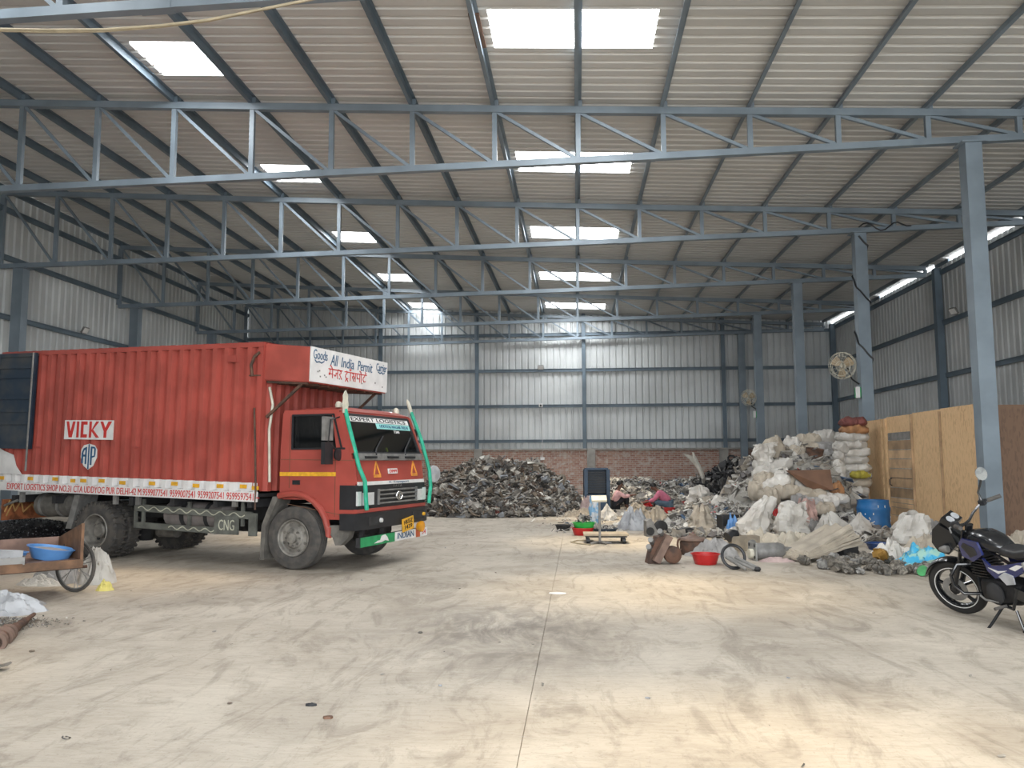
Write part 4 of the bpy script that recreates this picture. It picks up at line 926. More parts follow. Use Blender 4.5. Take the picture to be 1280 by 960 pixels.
# small loose bits near the weighing scale
rg = np.random.default_rng(5); it = []
for k in range(170):
    P = G(rg.uniform(694, 880), rg.uniform(640, 668)); it.append((P.x, P.y, .03, rg.uniform(.06, .22), .4))
for k in range(90):
    P = G(rg.normal(740, 30), rg.normal(655, 5)); it.append((P.x, P.y, .03, rg.uniform(.05, .16), .4))
tag(mobj('loose_bits', scrap_mesh('bits', it, 8), M_scrapl), 'small loose bits of scrap scattered round the weighing scale', 'scrap', None, 'stuff')
it = []
for k in range(150):
    y = rg.uniform(3, 16); x = rg.uniform(-.75, .75)*y; it.append((x, y, .004, rg.uniform(.012, .05), .2))
tag(mobj('floor_litter', scrap_mesh('litter', it, 9), M_scrap), 'tiny dark crumbs of litter strewn over the bare floor', 'litter', None, 'stuff')
# ------------------------------------------------------------------ sacks
SK = [sack_mesh(k, tied=(k % 3 == 1)) for k in range(9)]
def sackpx(px, py, Y, L, H, rz, m, label, group=None, tilt=0, k=None, W=None, name='sack'):
    P = D(px, py, Y); me = SK[(k if k is not None else R_.randrange(9)) % 9]
    s = (L/.84, (W or L*.62)/.52, H/.2)
    o = put(name, me, m, (P.x, P.y, max(P.z-H*.5, .01)), label, 'sack', group, (0, tilt, rz), s); return o
# core under the sack heap, so that every sack lies on something
def hS(x, y):
    u = (x-4.9)/1.5; w = (y-19.2)/2.3; r2 = abs(u)**2.6+abs(w)**2.6
    if r2 > 1: return -1
    return 1.72*(1-r2)**.8 + .05*nz(x, y, 2)
core = heap('sack_heap_filling', 'pale crumpled filling glimpsed between the heaped white sacks', 4.9, 19.2, 1.55, 2.35, hS, 700, .15, .4, M_scrapl, 51, .4, ct=.45)
gs = 'white sacks heaped by the columns'; lab = 'dirty white woven sack in the big loose sack heap'
rows = [(967, 562, 18.3, .52, .42, .3, M_sackb, 'beige sack with a reddish patch, topmost at the left of the sack heap', 0, 0), (989, 557, 19, .42, .32, .2, M_sack, None, 0, 2), (1010, 551, 19.4, .62, .32, .1, M_sackb, None, 0, 3),
 (1032, 549, 19.6, .62, .34, -.2, M_sack, None, 0, 4), (995, 570, 18.6, .46, .34, .4, M_sackb, None, .1, 5), (1001, 580, 18.3, .5, .26, .2, mat('dark_patterned_sack', (.12, .12, .125), .7, 0, 0, 9, col2=(.03, .03, .03)), 'dark patterned sack between the white ones above the brown board', 0, 6),
 (1032, 561, 19.0, .6, .26, .1, M_sackg, None, 0, 8), (1031, 570, 18.8, .62, .26, -.1, M_sackg, None, 0, 0), (1030, 579, 18.6, .6, .26, .2, M_sackg, None, 0, 2),
 (973, 582, 17.9, .72, .26, .1, M_sack, None, -.25, 3), (949, 582, 18.0, .3, .2, 0, M_sack, None, 0, 4), (961, 592, 17.8, .70, .26, .2, M_sack, None, -.05, 5), (1003, 588, 18.4, .5, .2, 0, M_sack, None, 0, 2), (1018, 584, 18.2, .4, .26, .6, M_sack, None, 0, 7),
 (957, 602, 17.5, .55, .3, 0, M_sackb, None, 0, 6), (972, 606, 17.2, .72, .28, -.1, M_sack, None, -.5, 0), (947, 615, 17.2, .42, .36, .5, M_sackb, 'beige sack lowest at the left corner of the sack heap', 0, 8), (982, 615, 17.0, .6, .3, .3, M_sackb, None, 0, 3),
 (1005, 609, 17.3, .42, .3, 0, M_sack, None, 0, 2), (1010, 621, 17.0, .72, .28, .15, M_sackb, None, .08, 5), (999, 629, 16.6, .45, .26, .9, M_sackg, None, .2, 6), (1015, 632, 16.5, .5, .26, .2, M_sackg, None, 0, 8),
 (1046, 613, 17.4, .32, .26, .3, M_sacko, 'small brownish sack between the brown board and the neat stack', 0, 0), (1044, 623, 17.0, .56, .2, .1, M_sack, None, .12, 3), (1034, 628, 16.8, .5, .22, .4, M_sack, None, 0, 5), (962, 622, 16.8, .5, .3, .4, M_sackb, None, 0, 6), (1030, 637, 16.4, .5, .22, .5, M_sackb, None, 0, 2), (985, 572, 18.5, .5, .3, .3, M_sack, None, 0, 8), (1012, 560, 19.0, .5, .22, -.3, M_sackb, None, 0, 1), (978, 594, 17.7, .45, .24, .3, M_sack, None, 0, 6), (985, 602, 17.5, .45, .24, -.2, M_sackb, None, 0, 0)]
L27 = iter(['white crumpled sack on top of the sack heap, right of the round bag', 'beige sack at the top of the sack heap, above the rusty drum', 'white sack at the top right of the sack heap, beside the neat stack', 'beige sack on the heap just left of the rusty drum', 'grey sack right of the rusty drum, upper of three', 'grey sack right of the rusty drum, middle of three', 'grey sack right of the rusty drum, lowest of three', 'long white sack sloping up to the right below the round bag', 'small white sack sticking out left below the round bag', 'long white sack on the left flank of the heap, under the sloping one', 'white sack lying along the top edge of the brown board', 'small white sack between the rusty drum and the brown board', 'beige sack on the left flank of the heap, below the long white one', 'white sack standing steeply against the left end of the brown board', 'beige sack below the lower left corner of the brown board', 'folded white sack before the lower edge of the brown board', 'long beige sack lying below the brown board', 'grey sack end pointing forward under the long beige sack', 'grey sack lying lowest under the long beige sack', 'white sack at the left foot of the neat stack, upper of two', 'white sack at the left foot of the neat stack, lower of two', 'beige sack at the foot of the heap behind the tall crumpled bag', 'beige sack in the rubble behind the pointed white bag', 'white sack left of the dark patterned sack', 'beige sack directly above the mouth of the rusty drum', 'small white sack at the upper left corner of the brown board', 'small beige sack under the left end of the brown board'])
for px, py, Y, L, H, rz, m, lb, tl, k in rows: sackpx(px, py, Y, L, H, rz, m, lb or next(L27), gs, tl, k)
put('round_bag', bag_mesh(5, .17, .46, .2, False), M_sack, D(956, 582, 18.0), 'round bulging white bag tied shut, at the top left of the sack heap', 'sack', None, (0, 0, 0), (1.1, 1.1, 1.05))
# neat stack against the column
gk = 'sacks in the neat stack'; labk = 'flat whitish sack in the neat tall stack beside the partition'
z = .02; X0s, Y0s = 6.02, 18.55
seq = [(M_sackg, 0), (M_sackg, 0), (M_sack, 0), (M_sackg, 0), (M_sack, -.05), (M_sackb, 'flat brownish sack low in the neat tall stack'), (M_sack, 0), (M_sack, -.03), (M_sack, 0), (M_sack, 0), (M_sack, 0), (M_sack, 0), (M_sacko, 'orange-brown sack second from the top of the neat stack'), (M_sackr, 'dark red sack topmost on the neat stack')]
for k, (m, q) in enumerate(seq):
    P = D(1066 + R_.uniform(-2, 2) - (3 if k in (3, 4, 8) else 0) + (2 if k > 11 else 0), 574, Y0s); h = .168
    lb = q if isinstance(q, str) else ('flat grey' if m == M_sackg else 'flat whitish')+' sack in the neat stack, '+('lowest', 'second from the bottom', 'third from the bottom', 'fourth from the bottom', 'fifth from the bottom', '', 'seventh from the bottom', 'seventh from the top', 'sixth from the top', 'fifth from the top', 'fourth from the top', 'third from the top')[k]
    put('sack', SK[(0, 2, 3, 5, 6, 8)[k % 6]], m, (P.x, P.y, z), lb, 'sack', gk, (0, 0, R_.uniform(-.12, .12)), ((.74 if k < 12 else .60)/.84, .55/.52, h*1.18/.2)); z += h
for k, (px, py) in enumerate(((1050, 560), (1049, 571), (1047, 581), (1049, 589), (1050, 598), (1052, 607), (1056, 617))):
    sackpx(px, py, 18.3, .4, .2, .5+.3*k, M_sack, 'whitish sack at the left side of the neat stack, '+('topmost', 'second from the top', 'third from the top', 'middle one', 'third from the bottom', 'second from the bottom', 'lowest')[k]+' of seven', 'sacks beside the neat stack', .3, k)
sackpx(1074, 594, 18.15, .38, .15, .1, M_sacky, 'mustard yellow sack poking from the front of the neat stack', None, 0, 4)
put('bag', bag_mesh(8, .12, .22, .05, False), M_sack, D(1062, 534, 18.5)-V(0, 0, .1), 'small white knotted bag on top of the neat stack', 'bag')
mb = MB(); P0 = D(982, 588, 17.3); P1 = D(1038, 587, 17.2); P2 = D(1042, 613, 17.0); P3 = D(1012, 611, 16.95)
mb.add([P0, P1, P2, P3]+[p+V(0, .03, 0) for p in (P0, P1, P2, P3)], ((0,3,2,1), (4,5,6,7), (0,1,5,4), (1,2,6,5), (2,3,7,6), (3,0,4,7)))
tag(mb.build('brown_board', M_brown, None, 0), 'big brown board leaning among the white sacks', 'board')
t = thing('rusty_drum', 'rusty brown drum wedged high among the white sacks', 'drum', D(1016, 579, 18.4)-V(0, 0, .1), (.15, .1, 0))
MB().lathe([(.15, 0), (.19, .42), (.2, .43), (.185, .42), (.15, .06), (0, .06)], 20, cap=False).build('body', M_rust, t)
# ------------------------------------------------------------------ bags and cloths on the rubble and round the door
def bagpx(px, py, me, m, label, rz=0, sc=1, cat='bag', name='bag', z=None, tilt=0, group=None):
    P = G(px, py, z or 0); return put(name, me, m, P, label, cat, group, (tilt, 0, rz), sc)
bagpx(990, 672, bag_mesh(21, .25, .62, .22), M_sack, 'upright open white bag in the middle of the rubble', .3, z=.08)
bagpx(1007, 664, bag_mesh(22, .22, .62, .13), mat('pinkish_bag', (.52, .34, .30), .7, 0, .2, 5, bump=.3), 'pinkish open bag behind the upright white bag', 1.2, z=.08)
bagpx(942, 671, bag_mesh(23, .3, .72, .12, True, lean=.3), M_sack, 'tall crumpled white bag leaning right, left of the rubble', 0, z=.03)
bagpx(962, 670, lump_mesh(24, .45, .3, .34), M_sackb, 'heaped beige cloth left of the upright white bag', .2, cat='cloth', name='cloth')
bagpx(992, 688, lump_mesh(25, .46, .28, .26, 11), mat('cream_cloth', (.62, .56, .46), .85, 0, .1, 4, bump=.3), 'cream ruffled cloth lying at the front of the rubble', .1, cat='cloth', name='cloth')
bagpx(954, 681, lump_mesh(26, .4, .25, .22, 9), mat('cream_cloth', (1, 1, 1)), 'cream cloth beside the grey muffler', -.2, cat='cloth', name='cloth')
bagpx(1046, 655, bag_mesh(27, .34, .58, .05, False, pt=True), M_sackb, 'peaked beige bag before the neat stack', .4, z=.12)
bagpx(1040, 677, bag_mesh(28, .34, .5, .06, True, lean=-.15), M_sack, 'pointed white bag behind the folded tarpaulin', .9, z=.03)
bagpx(1020, 672, lump_mesh(29, .3, .25, .26), M_sackg, 'grey crumpled bag behind the folded tarpaulin', 0, z=.06)
bagpx(1076, 672, bag_mesh(30, .33, .45, .04, False, pt=True), M_sack, 'pyramid-shaped pale bag before the blue barrel', .2, z=.0)
bagpx(1061, 643, lump_mesh(31, .35, .25, .30, 9), mat('lime_sack', (.46, .5, .07), .6, 0, 0, 6, col2=(.5, .5, .42), bump=.3), 'lime green and white bag between the sack stack and the barrel', 0, z=.25)
bagpx(1052, 668, lump_mesh(32, .2, .18, .2), M_sackr, 'dark red crumpled bag in the rubble', 0, z=.08)
bagpx(1138, 683, bag_mesh(33, .34, .55, .16, True, lean=.1), M_sack, 'large rumpled white sack before the plank door', 0, cat='sack', name='open_sack')
bagpx(1164, 682, bag_mesh(34, .26, .42, .14, True), M_sackg, 'grey rumpled sack right of the white one by the door', .8, cat='sack', name='open_sack')
bagpx(1116, 700, lump_mesh(35, .35, .25, .24), M_sack, 'low white crumpled bag before the dark blue basin', .3)
bagpx(1160, 696, lump_mesh(38, .5, .3, .30), M_sackb, 'beige sack lying behind the sky blue bag', .1, cat='sack', name='open_sack')
bagpx(1153, 708, lump_mesh(36, .42, .24, .26, 9), mat('sky_blue_print', (.05, .38, .62), .5, 0, 0, 7, col2=(.30, .52, .45), fac=(.42, .5)), 'sky blue printed bag lying behind the motorcycle wheel', -.1)
bagpx(1268, 668, bag_mesh(37, .62, .85, .2, True, lean=.1), M_sackb, 'huge beige sack at the right edge behind the motorcycle', 0, cat='sack', name='open_sack')
bagpx(1272, 696, lump_mesh(39, .45, .4, .35, 9), M_sackb, 'beige cloth spread at the foot of the huge sack', .3, cat='cloth', name='cloth')
P = G(1274, 668); MB().tube([(P.x+.1+.17*math.cos(2*PI*k/18), P.y-.2+.17*math.sin(2*PI*k/18), .98) for k in range(18)], .035, 8, True).build('rubber_ring', M_rubber); tag(bpy.data.objects['rubber_ring'], 'dark rubber ring lying on the huge beige sack', 'ring')
bagpx(792, 662, lump_mesh(40, .38, .30, .40, 7), M_cloud, 'silvery grey bag lying right of the weighing scale', -.4)
bagpx(797, 648, bag_mesh(41, .30, .40, .12, True), M_sackb, 'beige bag standing behind the silvery grey bag', .3)
bagpx(759, 650, bag_mesh(42, .24, .38, .05, False, pt=True), M_sack, 'small white peaked bag behind the weighing scale post', 0)
bagpx(744, 655, bag_mesh(43, .10, .62, .10, True), mat('blue_white_bag', (.22, .42, .62), .5, 0, 0, 6, col2=(.6, .63, .66), fac=(.42, .5)), 'blue and white plastic bag standing behind the weighing scale post', 0)
bagpx(843, 664, lump_mesh(44, .55, .2, .22, 5), M_sack, 'long white cloth lying between rotor and peaked bag', -.55, cat='cloth', name='cloth')
bagpx(878, 668, bag_mesh(45, .32, .55, .10, True, pt=False), M_sackb, 'peaked open beige bag left of the rubble', .7)
bagpx(873, 634, bag_mesh(46, .26, .52, .20), M_sack, 'white bag standing in the scrap behind the red tray', 0, z=.25)
bagpx(820, 650, lump_mesh(47, .35, .28, .28), M_sackb, 'beige crumpled bag before the worker in pink', .3)
bagpx(828, 634, lump_mesh(48, .55, .3, .24), M_sack, 'white cloth under the worker in pink', .1, cat='cloth', name='cloth')
bagpx(735, 640, lump_mesh(49, .3, .25, .4), mat('faded_pink_cloth', (.5, .38, .36), .85, 0, .1, 6, bump=.3), 'faded pink rag left of the blue cooler', .1, cat='cloth', name='rag')
bagpx(724, 646, lump_mesh(50, .45, .3, .2), M_sackb, 'beige rag on the floor left of the blue cooler', 0, cat='cloth', name='rag')
bagpx(894, 694, lump_mesh(51, .42, .35, .22, 12), M_sackg, 'grey pleated sheet behind the round red tub', .5, cat='sheet', name='sheet')
bagpx(925, 640, lump_mesh(52, .5, .4, .45), M_sack, 'white rumpled bag left of the sack heap', .3, z=.1)
bagpx(905, 646, bag_mesh(53, .35, .5, .2), M_sack, 'white open bag left of the green piece', .1, z=.1)
bagpx(931, 616, lump_mesh(54, .75, .5, .6, 5), mat('brown_grey_tarp', (.16, .135, .115), .8, 0, .2, 3), 'dark brownish tarpaulin heaped left of the sack heap', .2, z=.35, cat='tarpaulin', name='tarpaulin')
bagpx(912, 628, bag_mesh(55, .3, .7, .05, False, pt=True), M_sackb, 'pale peaked cloth left of the dark tarpaulin', .1, z=.2, cat='cloth', name='cloth')
# the front-left bags by the handcart
bagpx(120, 729, lump_mesh(61, .24, .20, .44, 3, amp=.16), M_sack, 'white sack with a yellow stripe standing right of the cart wheel', .2, cat='sack', name='open_sack', sc=(.95, .9, .95))
bagpx(130, 738, lump_mesh(62, .10, .07, .10), mat('pale_yellow_bag', (.62, .54, .16), .7, 0, .1), 'yellow corner of a bag right of the cart wheel', 0)
bagpx(72, 728, lump_mesh(63, .30, .24, .34, 3, amp=.12), M_sackg, 'greyish sack standing behind the cart wheel', 0, cat='sack', name='open_sack')
bagpx(48, 731, lump_mesh(64, .34, .14, .09, 6), M_sack, 'white plastic sheet lying under the handcart', -.15, cat='sheet', name='sheet')
bagpx(10, 766, lump_mesh(65, .34, .20, .20, 3, amp=.12), M_cloud, 'grey plastic sheet bulging at the left edge', .2, cat='sheet', name='sheet')
bagpx(27, 757, lump_mesh(66, .22, .22, .06, 5), M_sackg, 'dark flat plastic sheet right of the bulging one', .2, cat='sheet', name='sheet')
# ------------------------------------------------------------------ tubs, barrel, scale, cooler
def tub(name, label, cat, m, P, r, h, sx=1, sy=1, rz=0, inside=None, group=None):
    t = thing(name, label, cat, P, rz, group)
    o = MB().lathe([(0, .0), (r*.74, 0), (r*.78, .01), (r*.97, h*.93), (r*1.06, h*.95), (r*1.06, h), (r*.95, h), (r*.93, h*.9), (r*.73, .03), (0, .03)], 28, None, sx, sy, cap=False).build('shell', m, t, 40)
    if inside: MB().lathe([(0, h*inside), (r*.85, h*inside)], 28, None, sx, sy, cap=False).build('inside', M_tubin, t)
    return t
tub('tub', 'round red plastic tub standing alone on the floor at the front', 'tub', M_tubred, G(882, 705), .20, .15, inside=.3)
tub('tub', 'red plastic tub under the green one near the weighing scale', 'tub', M_tubred, G(728.5, 669), .205, .15, 1.1, .85)
tub('tub', 'green plastic tub stacked on the red tub', 'tub', M_tubgreen, G(730, 669)+V(0, 0, .125), .20, .13, 1.15, .85)
it = [(rg.normal(0, .08), rg.normal(0, .06), .13+rg.uniform(0, .14), rg.uniform(.07, .16), .6) for k in range(40)]
o = mobj('scrap_handful', scrap_mesh('handful', it, 77), M_scrapd); o.location = G(730, 669)+V(0, 0, .12); tag(o, 'small dark mound of scrap filling the green tub', 'scrap', None, 'stuff')
t = tub('tub', 'dark blue rectangular tub behind the scale platform', 'tub', M_navy, G(755, 668.5), .27, .13, 1.0, .6)
it = [(rg.normal(0, .12), rg.normal(0, .06), .07+rg.uniform(0, .08), rg.uniform(.07, .2), .3) for k in range(40)]
o = mobj('scrap_handful', scrap_mesh('handful', it, 78), M_scrapl); o.location = G(755, 668.5); tag(o, 'pale metal bits filling the dark blue tub', 'scrap', None, 'stuff')
tub('wok', 'dark rounded metal pan lying left of the red and green tubs', 'pan', M_dgrey, G(704, 663), .17, .12)
tub('basin', 'dark blue round basin on the floor before the barrel', 'basin', mat('deep_blue_plastic', (.015, .05, .17), .4), G(1100, 687), .22, .11, inside=.7)
tub('tray', 'red plastic tray standing on the scrap by the white bag', 'tray', M_tubred, G(868, 643)+V(0, 0, .22), .33, .13, 1, .6)
tub('bin', 'small red bin before the worker in pink', 'bin', M_tubred, G(837, 645), .17, .22, .9, .8)
put('plastic_scrap', lump_mesh(71, .16, .12, .16), M_tubred, G(883, 646)+V(0, 0, .12), 'small bright red plastic scrap right of the red tray', 'scrap')
put('plastic_scrap', lump_mesh(72, .2, .15, .26, 5), M_tubred, G(972, 668)+V(0, 0, .22), 'red crumpled plastic left of the upright white bag', 'scrap')
put('plastic_scrap', lump_mesh(73, .22, .15, .16), M_tubred, G(808, 637)+V(0, 0, .1), 'red rag by the hands of the worker in pink', 'rag')
put('plastic_scrap', lump_mesh(74, .2, .12, .5, 4), mat('bottle_green', (.03, .16, .06), .4, 0, .2), G(990, 655)+V(0, 0, .22), 'dark green plastic piece standing in the rubble', 'scrap')
put('plastic_scrap', lump_mesh(75, .26, .15, .14, 4), mat('bottle_green', (.03, .16, .06)), G(942, 650)+V(0, 0, .4), 'flat dark green piece left of the rubble', 'scrap')
t = thing('plastic_box', 'grey and black plastic box tipped in the rubble', 'box', G(970, 660)+V(0, 0, .30), (.2, .15, .4))
MB().box((0, 0, .1), (.5, .35, .2)).build('body', M_grey, t, 0); MB().box((0, -.18, .1), (.42, .012, .14)).build('dark_face', M_black, t, 0)
t = thing('plastic_box', 'dark open box holding a blue cloth, left of the tall crumpled bag', 'box', G(916, 670), .2)
MB().box((0, .15, .2), (.5, .02, .4)).box((-.25, 0, .2), (.02, .3, .4)).box((.25, 0, .15), (.02, .3, .3)).box((0, 0, .01), (.5, .3, .02)).build('body', M_dgrey, t, 0)
put('cloth', lump_mesh(76, .17, .1, .34, 5), M_ltblue, G(916, 671)+V(0, -.05, .02), 'blue cloth bunched in the dark open box', 'cloth')
# blue barrels
t = thing('barrel', 'big blue plastic barrel standing by the partition', 'barrel', G(1093, 668), .3)
MB().lathe([(0, 0), (.27, 0), (.29, .02), (.30, .10), (.312, .16), (.312, .20), (.30, .24), (.305, .45), (.315, .50), (.315, .53), (.30, .56), (.29, .64), (.295, .66), (.295, .68), (.27, .68), (.27, .12), (0, .12)], 36, cap=False).build('shell', M_blue, t, 40)
mb = MB()
for k in range(9): a = -PI/2+R_.uniform(-1.2, 1.2); mb.box((.303*math.cos(a), .303*math.sin(a), R_.uniform(.25, .6)), (.014, .014, R_.uniform(.02, .06)))
mb.build('white_splashes', M_white, t, 0)
t = thing('barrel', 'short blue barrel left behind the big barrel', 'barrel', G(1072, 661), .3)
MB().lathe([(0, 0), (.15, 0), (.17, .06), (.17, .42), (.15, .45), (.13, .45), (.13, .08), (0, .08)], 24, cap=False).build('shell', M_ltblue, t, 40)
# weighing scale
t = thing('weighing_scale', 'platform weighing scale with display post on the floor', 'scale', G(758, 680), .02)
MB().box((0, .28, .155), (.80, .56, .03)).build('platform', mat('scale_wood', (.42, .34, .235), .6), t, 10)
MB().box((0, .28, .125), (.74, .5, .03)).build('under_frame', M_dgrey, t, 0)
for x in (-.32, .32):
    for y in (.06, .5): MB().cyl((x-.03, y, .05), (x+.03, y, .05), .05, 14).box((x, y, .09), (.03, .04, .06)).build('foot', M_black, t)
MB().cyl((-.115, .0, .02), (-.115, 0, .80), .022, 10).build('post', M_grey, t)
mb = MB(); mb.box((0, 0, 0), (.27, .04, .15), TR(-.12, -.02, .80, -1.0)); d_ = mb.build('display', M_cream, t, 10); mb = MB(); mb.box((0, 0, 0), (.03, .004, .03), TR(-.10, -.045, .80, -1.0)); mb.build('button', M_grey, d_)
mb = MB()
for a in (.3, 1.4, 2.6, 3.8, 5.2): mb.bar((-.115, 0, .05), (-.115+.22*math.cos(a), .12*math.sin(a)-.02, .012), .03, .02)
mb.build('post_feet', M_grey, t, 0)
MB().tube([G(738, 681, .012)-t.location, G(722, 679, .012)-t.location, G(714, 677.5, .012)-t.location, G(722, 675.5, .012)-t.location, G(742, 675.5, .012)-t.location], .012, 6).build('cable', M_wire, t)
# blue cooler body
t = thing('air_cooler', 'tall dark blue plastic cooler body standing before the brick wall', 'cooler', G(747, 640), .06)
mb = MB(); w, h, d = .74, 1.26, .5
mb.prism([(-w/2, 0), (w/2, 0), (w/2, h-.06), (w/2-.06, h), (-w/2+.06, h), (-w/2, h-.06)], -.02, .02, frame((0, d, 0), (1, 0, 0), (0, 0, 1)))
for s in (-1, 1): mb.box((s*(w/2-.05), d/2, h/2-.02), (.10, d, h-.04))
mb.box((0, d/2, h-.03), (w-.1, d, .06)); mb.box((0, d/2, .25), (w-.1, d, .50))
M_cool = mat('dark_blue_plastic', (.012, .045, .095), .45, 0, .1, 5)
mb.build('case', M_cool, t, 20)
mb = MB()
for k in range(9): mb.box((0, .12, .56+k*.07), (w-.2, .02, .02))
mb.build('grille', M_black, t, 0)
MB().box((0, .3, .85), (w-.2, .02, .66)).build('pad', M_navy, t, 0)
# ------------------------------------------------------------------ machine parts on the floor
t = thing('engine_block', 'rusty brown machine block with a round cover on the floor', 'machine', G(826, 704), .15)
mb = MB(); mb.prism([(-.20, 0), (-.02, 0), (.16, .34), (.08, .40), (-.06, .38), (-.16, .16)], -.11, .11, frame((0, .05, 0), (1, 0, 0), (0, 0, 1))); b1 = mb.build('casting', M_rust, t)
mb = MB(); mb.box((0, 0, 0), (.10, .24, .42), TR(.0, -.06, .22, 0, .5)); mb.build('side_plate', mat('dull_brown_metal', (.20, .13, .10), .7), t, 5)
mb = MB(); mb.lathe([(0, -.08), (.11, -.08), (.125, -.04), (.125, .05), (.1, .07), (.05, .075), (0, .09)], 22, TR(.15, -.08, .13, PI/2)); mb.build('round_cover', M_rust, t)
mb = MB()
for x, z in ((-.12, .3), (-.15, .2), (.02, .42)): mb.cyl((x, 0, z), (x-.05, -.1, z+.05), .04, 10)
mb.islands('pipe_stub', M_grey, t)
t = thing('gas_drum', 'short rusty drum with a flanged lid standing behind the red tub', 'drum', G(866, 693), .1)
MB().lathe([(0, 0), (.19, 0), (.2, .02), (.2, .20), (.18, .22), (0, .22)], 28).build('body', M_rust, t)
MB().lathe([(0, .22), (.21, .22), (.22, .235), (.21, .26), (.15, .265), (.10, .28), (.06, .30), (.05, .33), (0, .33)], 28).build('lid', mat('dull_brown_metal', (.20, .13, .10)), t)
mb = MB(); mb.tube([(-.21+.04*math.cos(a), -.05, .16+.09*math.sin(a)) for a in [2*PI*k/12 for k in range(12)]], .018, 6, True); mb.build('handle_ring', M_rust, t)
t = thing('muffler', 'grey cylindrical muffler with a square flange lying on the floor', 'muffler', G(946, 700), .18)
MB().tube([(-.05, 0, .13), (0, 0, .13), (.36, .03, .13), (.42, .03, .13), (.44, .03, .13), (.62, .05, .12)], [.08, .12, .12, .10, .06, .05], 20).build('can', M_grey, t, 40)
mb = MB(); mb.box((-.06, 0, .13), (.02, .30, .26)); mb.build('flange', mat('zinc_plate', (.38, .38, .36), .5, .3), t, 0)
mb = MB()
for y, z in ((-.1, .22), (.1, .22), (-.1, .05), (.1, .05)): mb.cyl((-.075, y, z), (-.068, y, z), .025, 10)
mb.islands('bolt_hole', M_black, t); MB().cyl((-.13, -.02, .1), (-.06, -.02, .1), .07, 14).build('boss', M_cream, t)
t = thing('filter_ring', 'black ring with pale rods lying beside the muffler', 'machine', G(919, 712), .2)
mb = MB(); mb.tube([(.16*math.cos(2*PI*k/22), .05+.05*math.sin(2*PI*k/22), .17+.15*math.sin(2*PI*k/22)) for k in range(22)], .022, 8, True); mb.build('ring', M_black, t)
for x0, x1 in ((-.07, .18), (.03, .26), (-.10, .06)): MB().cyl((x0, .06, .16), (x1, -.22, .03), .022, 8).build('rod', M_grey, t)
MB().lathe([(0, 0), (.03, 0), (.05, .03), (.03, .06), (0, .06)], 12, TR(.22, -.22, .0)).build('end_cap', M_dgrey, t)
t = thing('bearing_housing', 'beige metal housing behind the muffler', 'machine', G(930, 688), .1)
MB().box((0, 0, .12), (.46, .25, .24)).build('casing', mat('beige_metal', (.36, .30, .22), .6, .1, .2), t, 8); MB().tube([(-.28, -.05, .22), (-.2, -.02, .26), (-.1, 0, .27)], [.09, .1, .06], 14).build('rubber_boot', M_black, t)
MB().cyl((.1, -.13, .12), (.1, -.14, .12), .07, 14).build('cover', M_grey, t)
t = thing('rotor', 'dark rotor with a round end disc lying by the silvery bag', 'machine', G(826, 668), .3)
MB().lathe([(0, -.05), (.10, -.05), (.14, -.03), (.14, .03), (.10, .05), (.04, .06), (0, .06)], 22, TR(0, 0, .14, PI/2)).build('disc', M_dgrey, t); MB().cyl((0, 0, .14), (-.1, .4, .1), .05, 12).build('shaft', M_grey, t)
t = thing('rotor', 'grey leaning machine casting left of the round rotor disc', 'machine', G(814, 670), .2)
MB().prism([(-.12, 0), (.12, 0), (.10, .1), (-.02, .34), (-.12, .30)], -.1, .1, frame((0, 0, 0), (1, 0, 0), (0, 0, 1))).build('casting', M_grey, t, 8); MB().cyl((-.05, -.11, .1), (-.05, -.13, .1), .08, 14).build('hub', M_dgrey, t)
t = thing('metal_housing', 'black bent sheet metal piece before the white cloth', 'metal piece', G(858, 669), .2)
MB().prism([(-.2, 0), (.18, 0), (.22, .1), (.05, .16), (-.18, .12)], -.1, .1, frame((0, 0, 0), (1, 0, 0), (0, 0, 1))).build('shell', M_black, t, 8); MB().cyl((.1, -.11, .05), (.1, -.13, .05), .04, 10).build('port', M_grey, t)
# folded tarpaulin / stack of flat sheets
t = thing('folded_tarpaulin', 'stack of folded grey-beige tarpaulin sheets sloping to the floor', 'tarpaulin', G(1005, 704), (0, -.02, .52))
for k in range(7):
    vs = []; fs = []; nx_, ny_ = 12, 8; ln = 1.15-.04*k; wd = .50
    for lay in (0, 1):
        for i in range(nx_+1):
            for j in range(ny_+1):
                u = i/nx_; w = j/ny_
                vs.append((.02*k+ln*u, -.05+wd*w+.012*k, .035+.04*k*(.35+.65*u)+.16*u+.022*math.sin(13*w+k)*(.4+u)+.02*noise.noise(V(u*5, w*9, k))+.03*lay))
    q = (nx_+1)*(ny_+1)
    for i in range(nx_):
        for j in range(ny_): a = i*(ny_+1)+j; fs += [(q+a, q+a+ny_+1, q+a+ny_+2, q+a+1), (a+1, a+ny_+2, a+ny_+1, a)]
    for i in range(nx_): a = i*(ny_+1); b_ = a+ny_; fs += [(a, a+ny_+1, q+a+ny_+1, q+a), (b_+ny_+1, b_, q+b_, q+b_+ny_+1)]
    for j in range(ny_): fs += [(j+1, j, q+j, q+j+1), (nx_*(ny_+1)+j, nx_*(ny_+1)+j+1, q+nx_*(ny_+1)+j+1, q+nx_*(ny_+1)+j)]
    MB().add(vs, fs).build('sheet', M_sackb, t, 40)
MB().box((.95, .2, .09), (.3, .4, .18)).build('underlay', M_dgrey, t, 0)
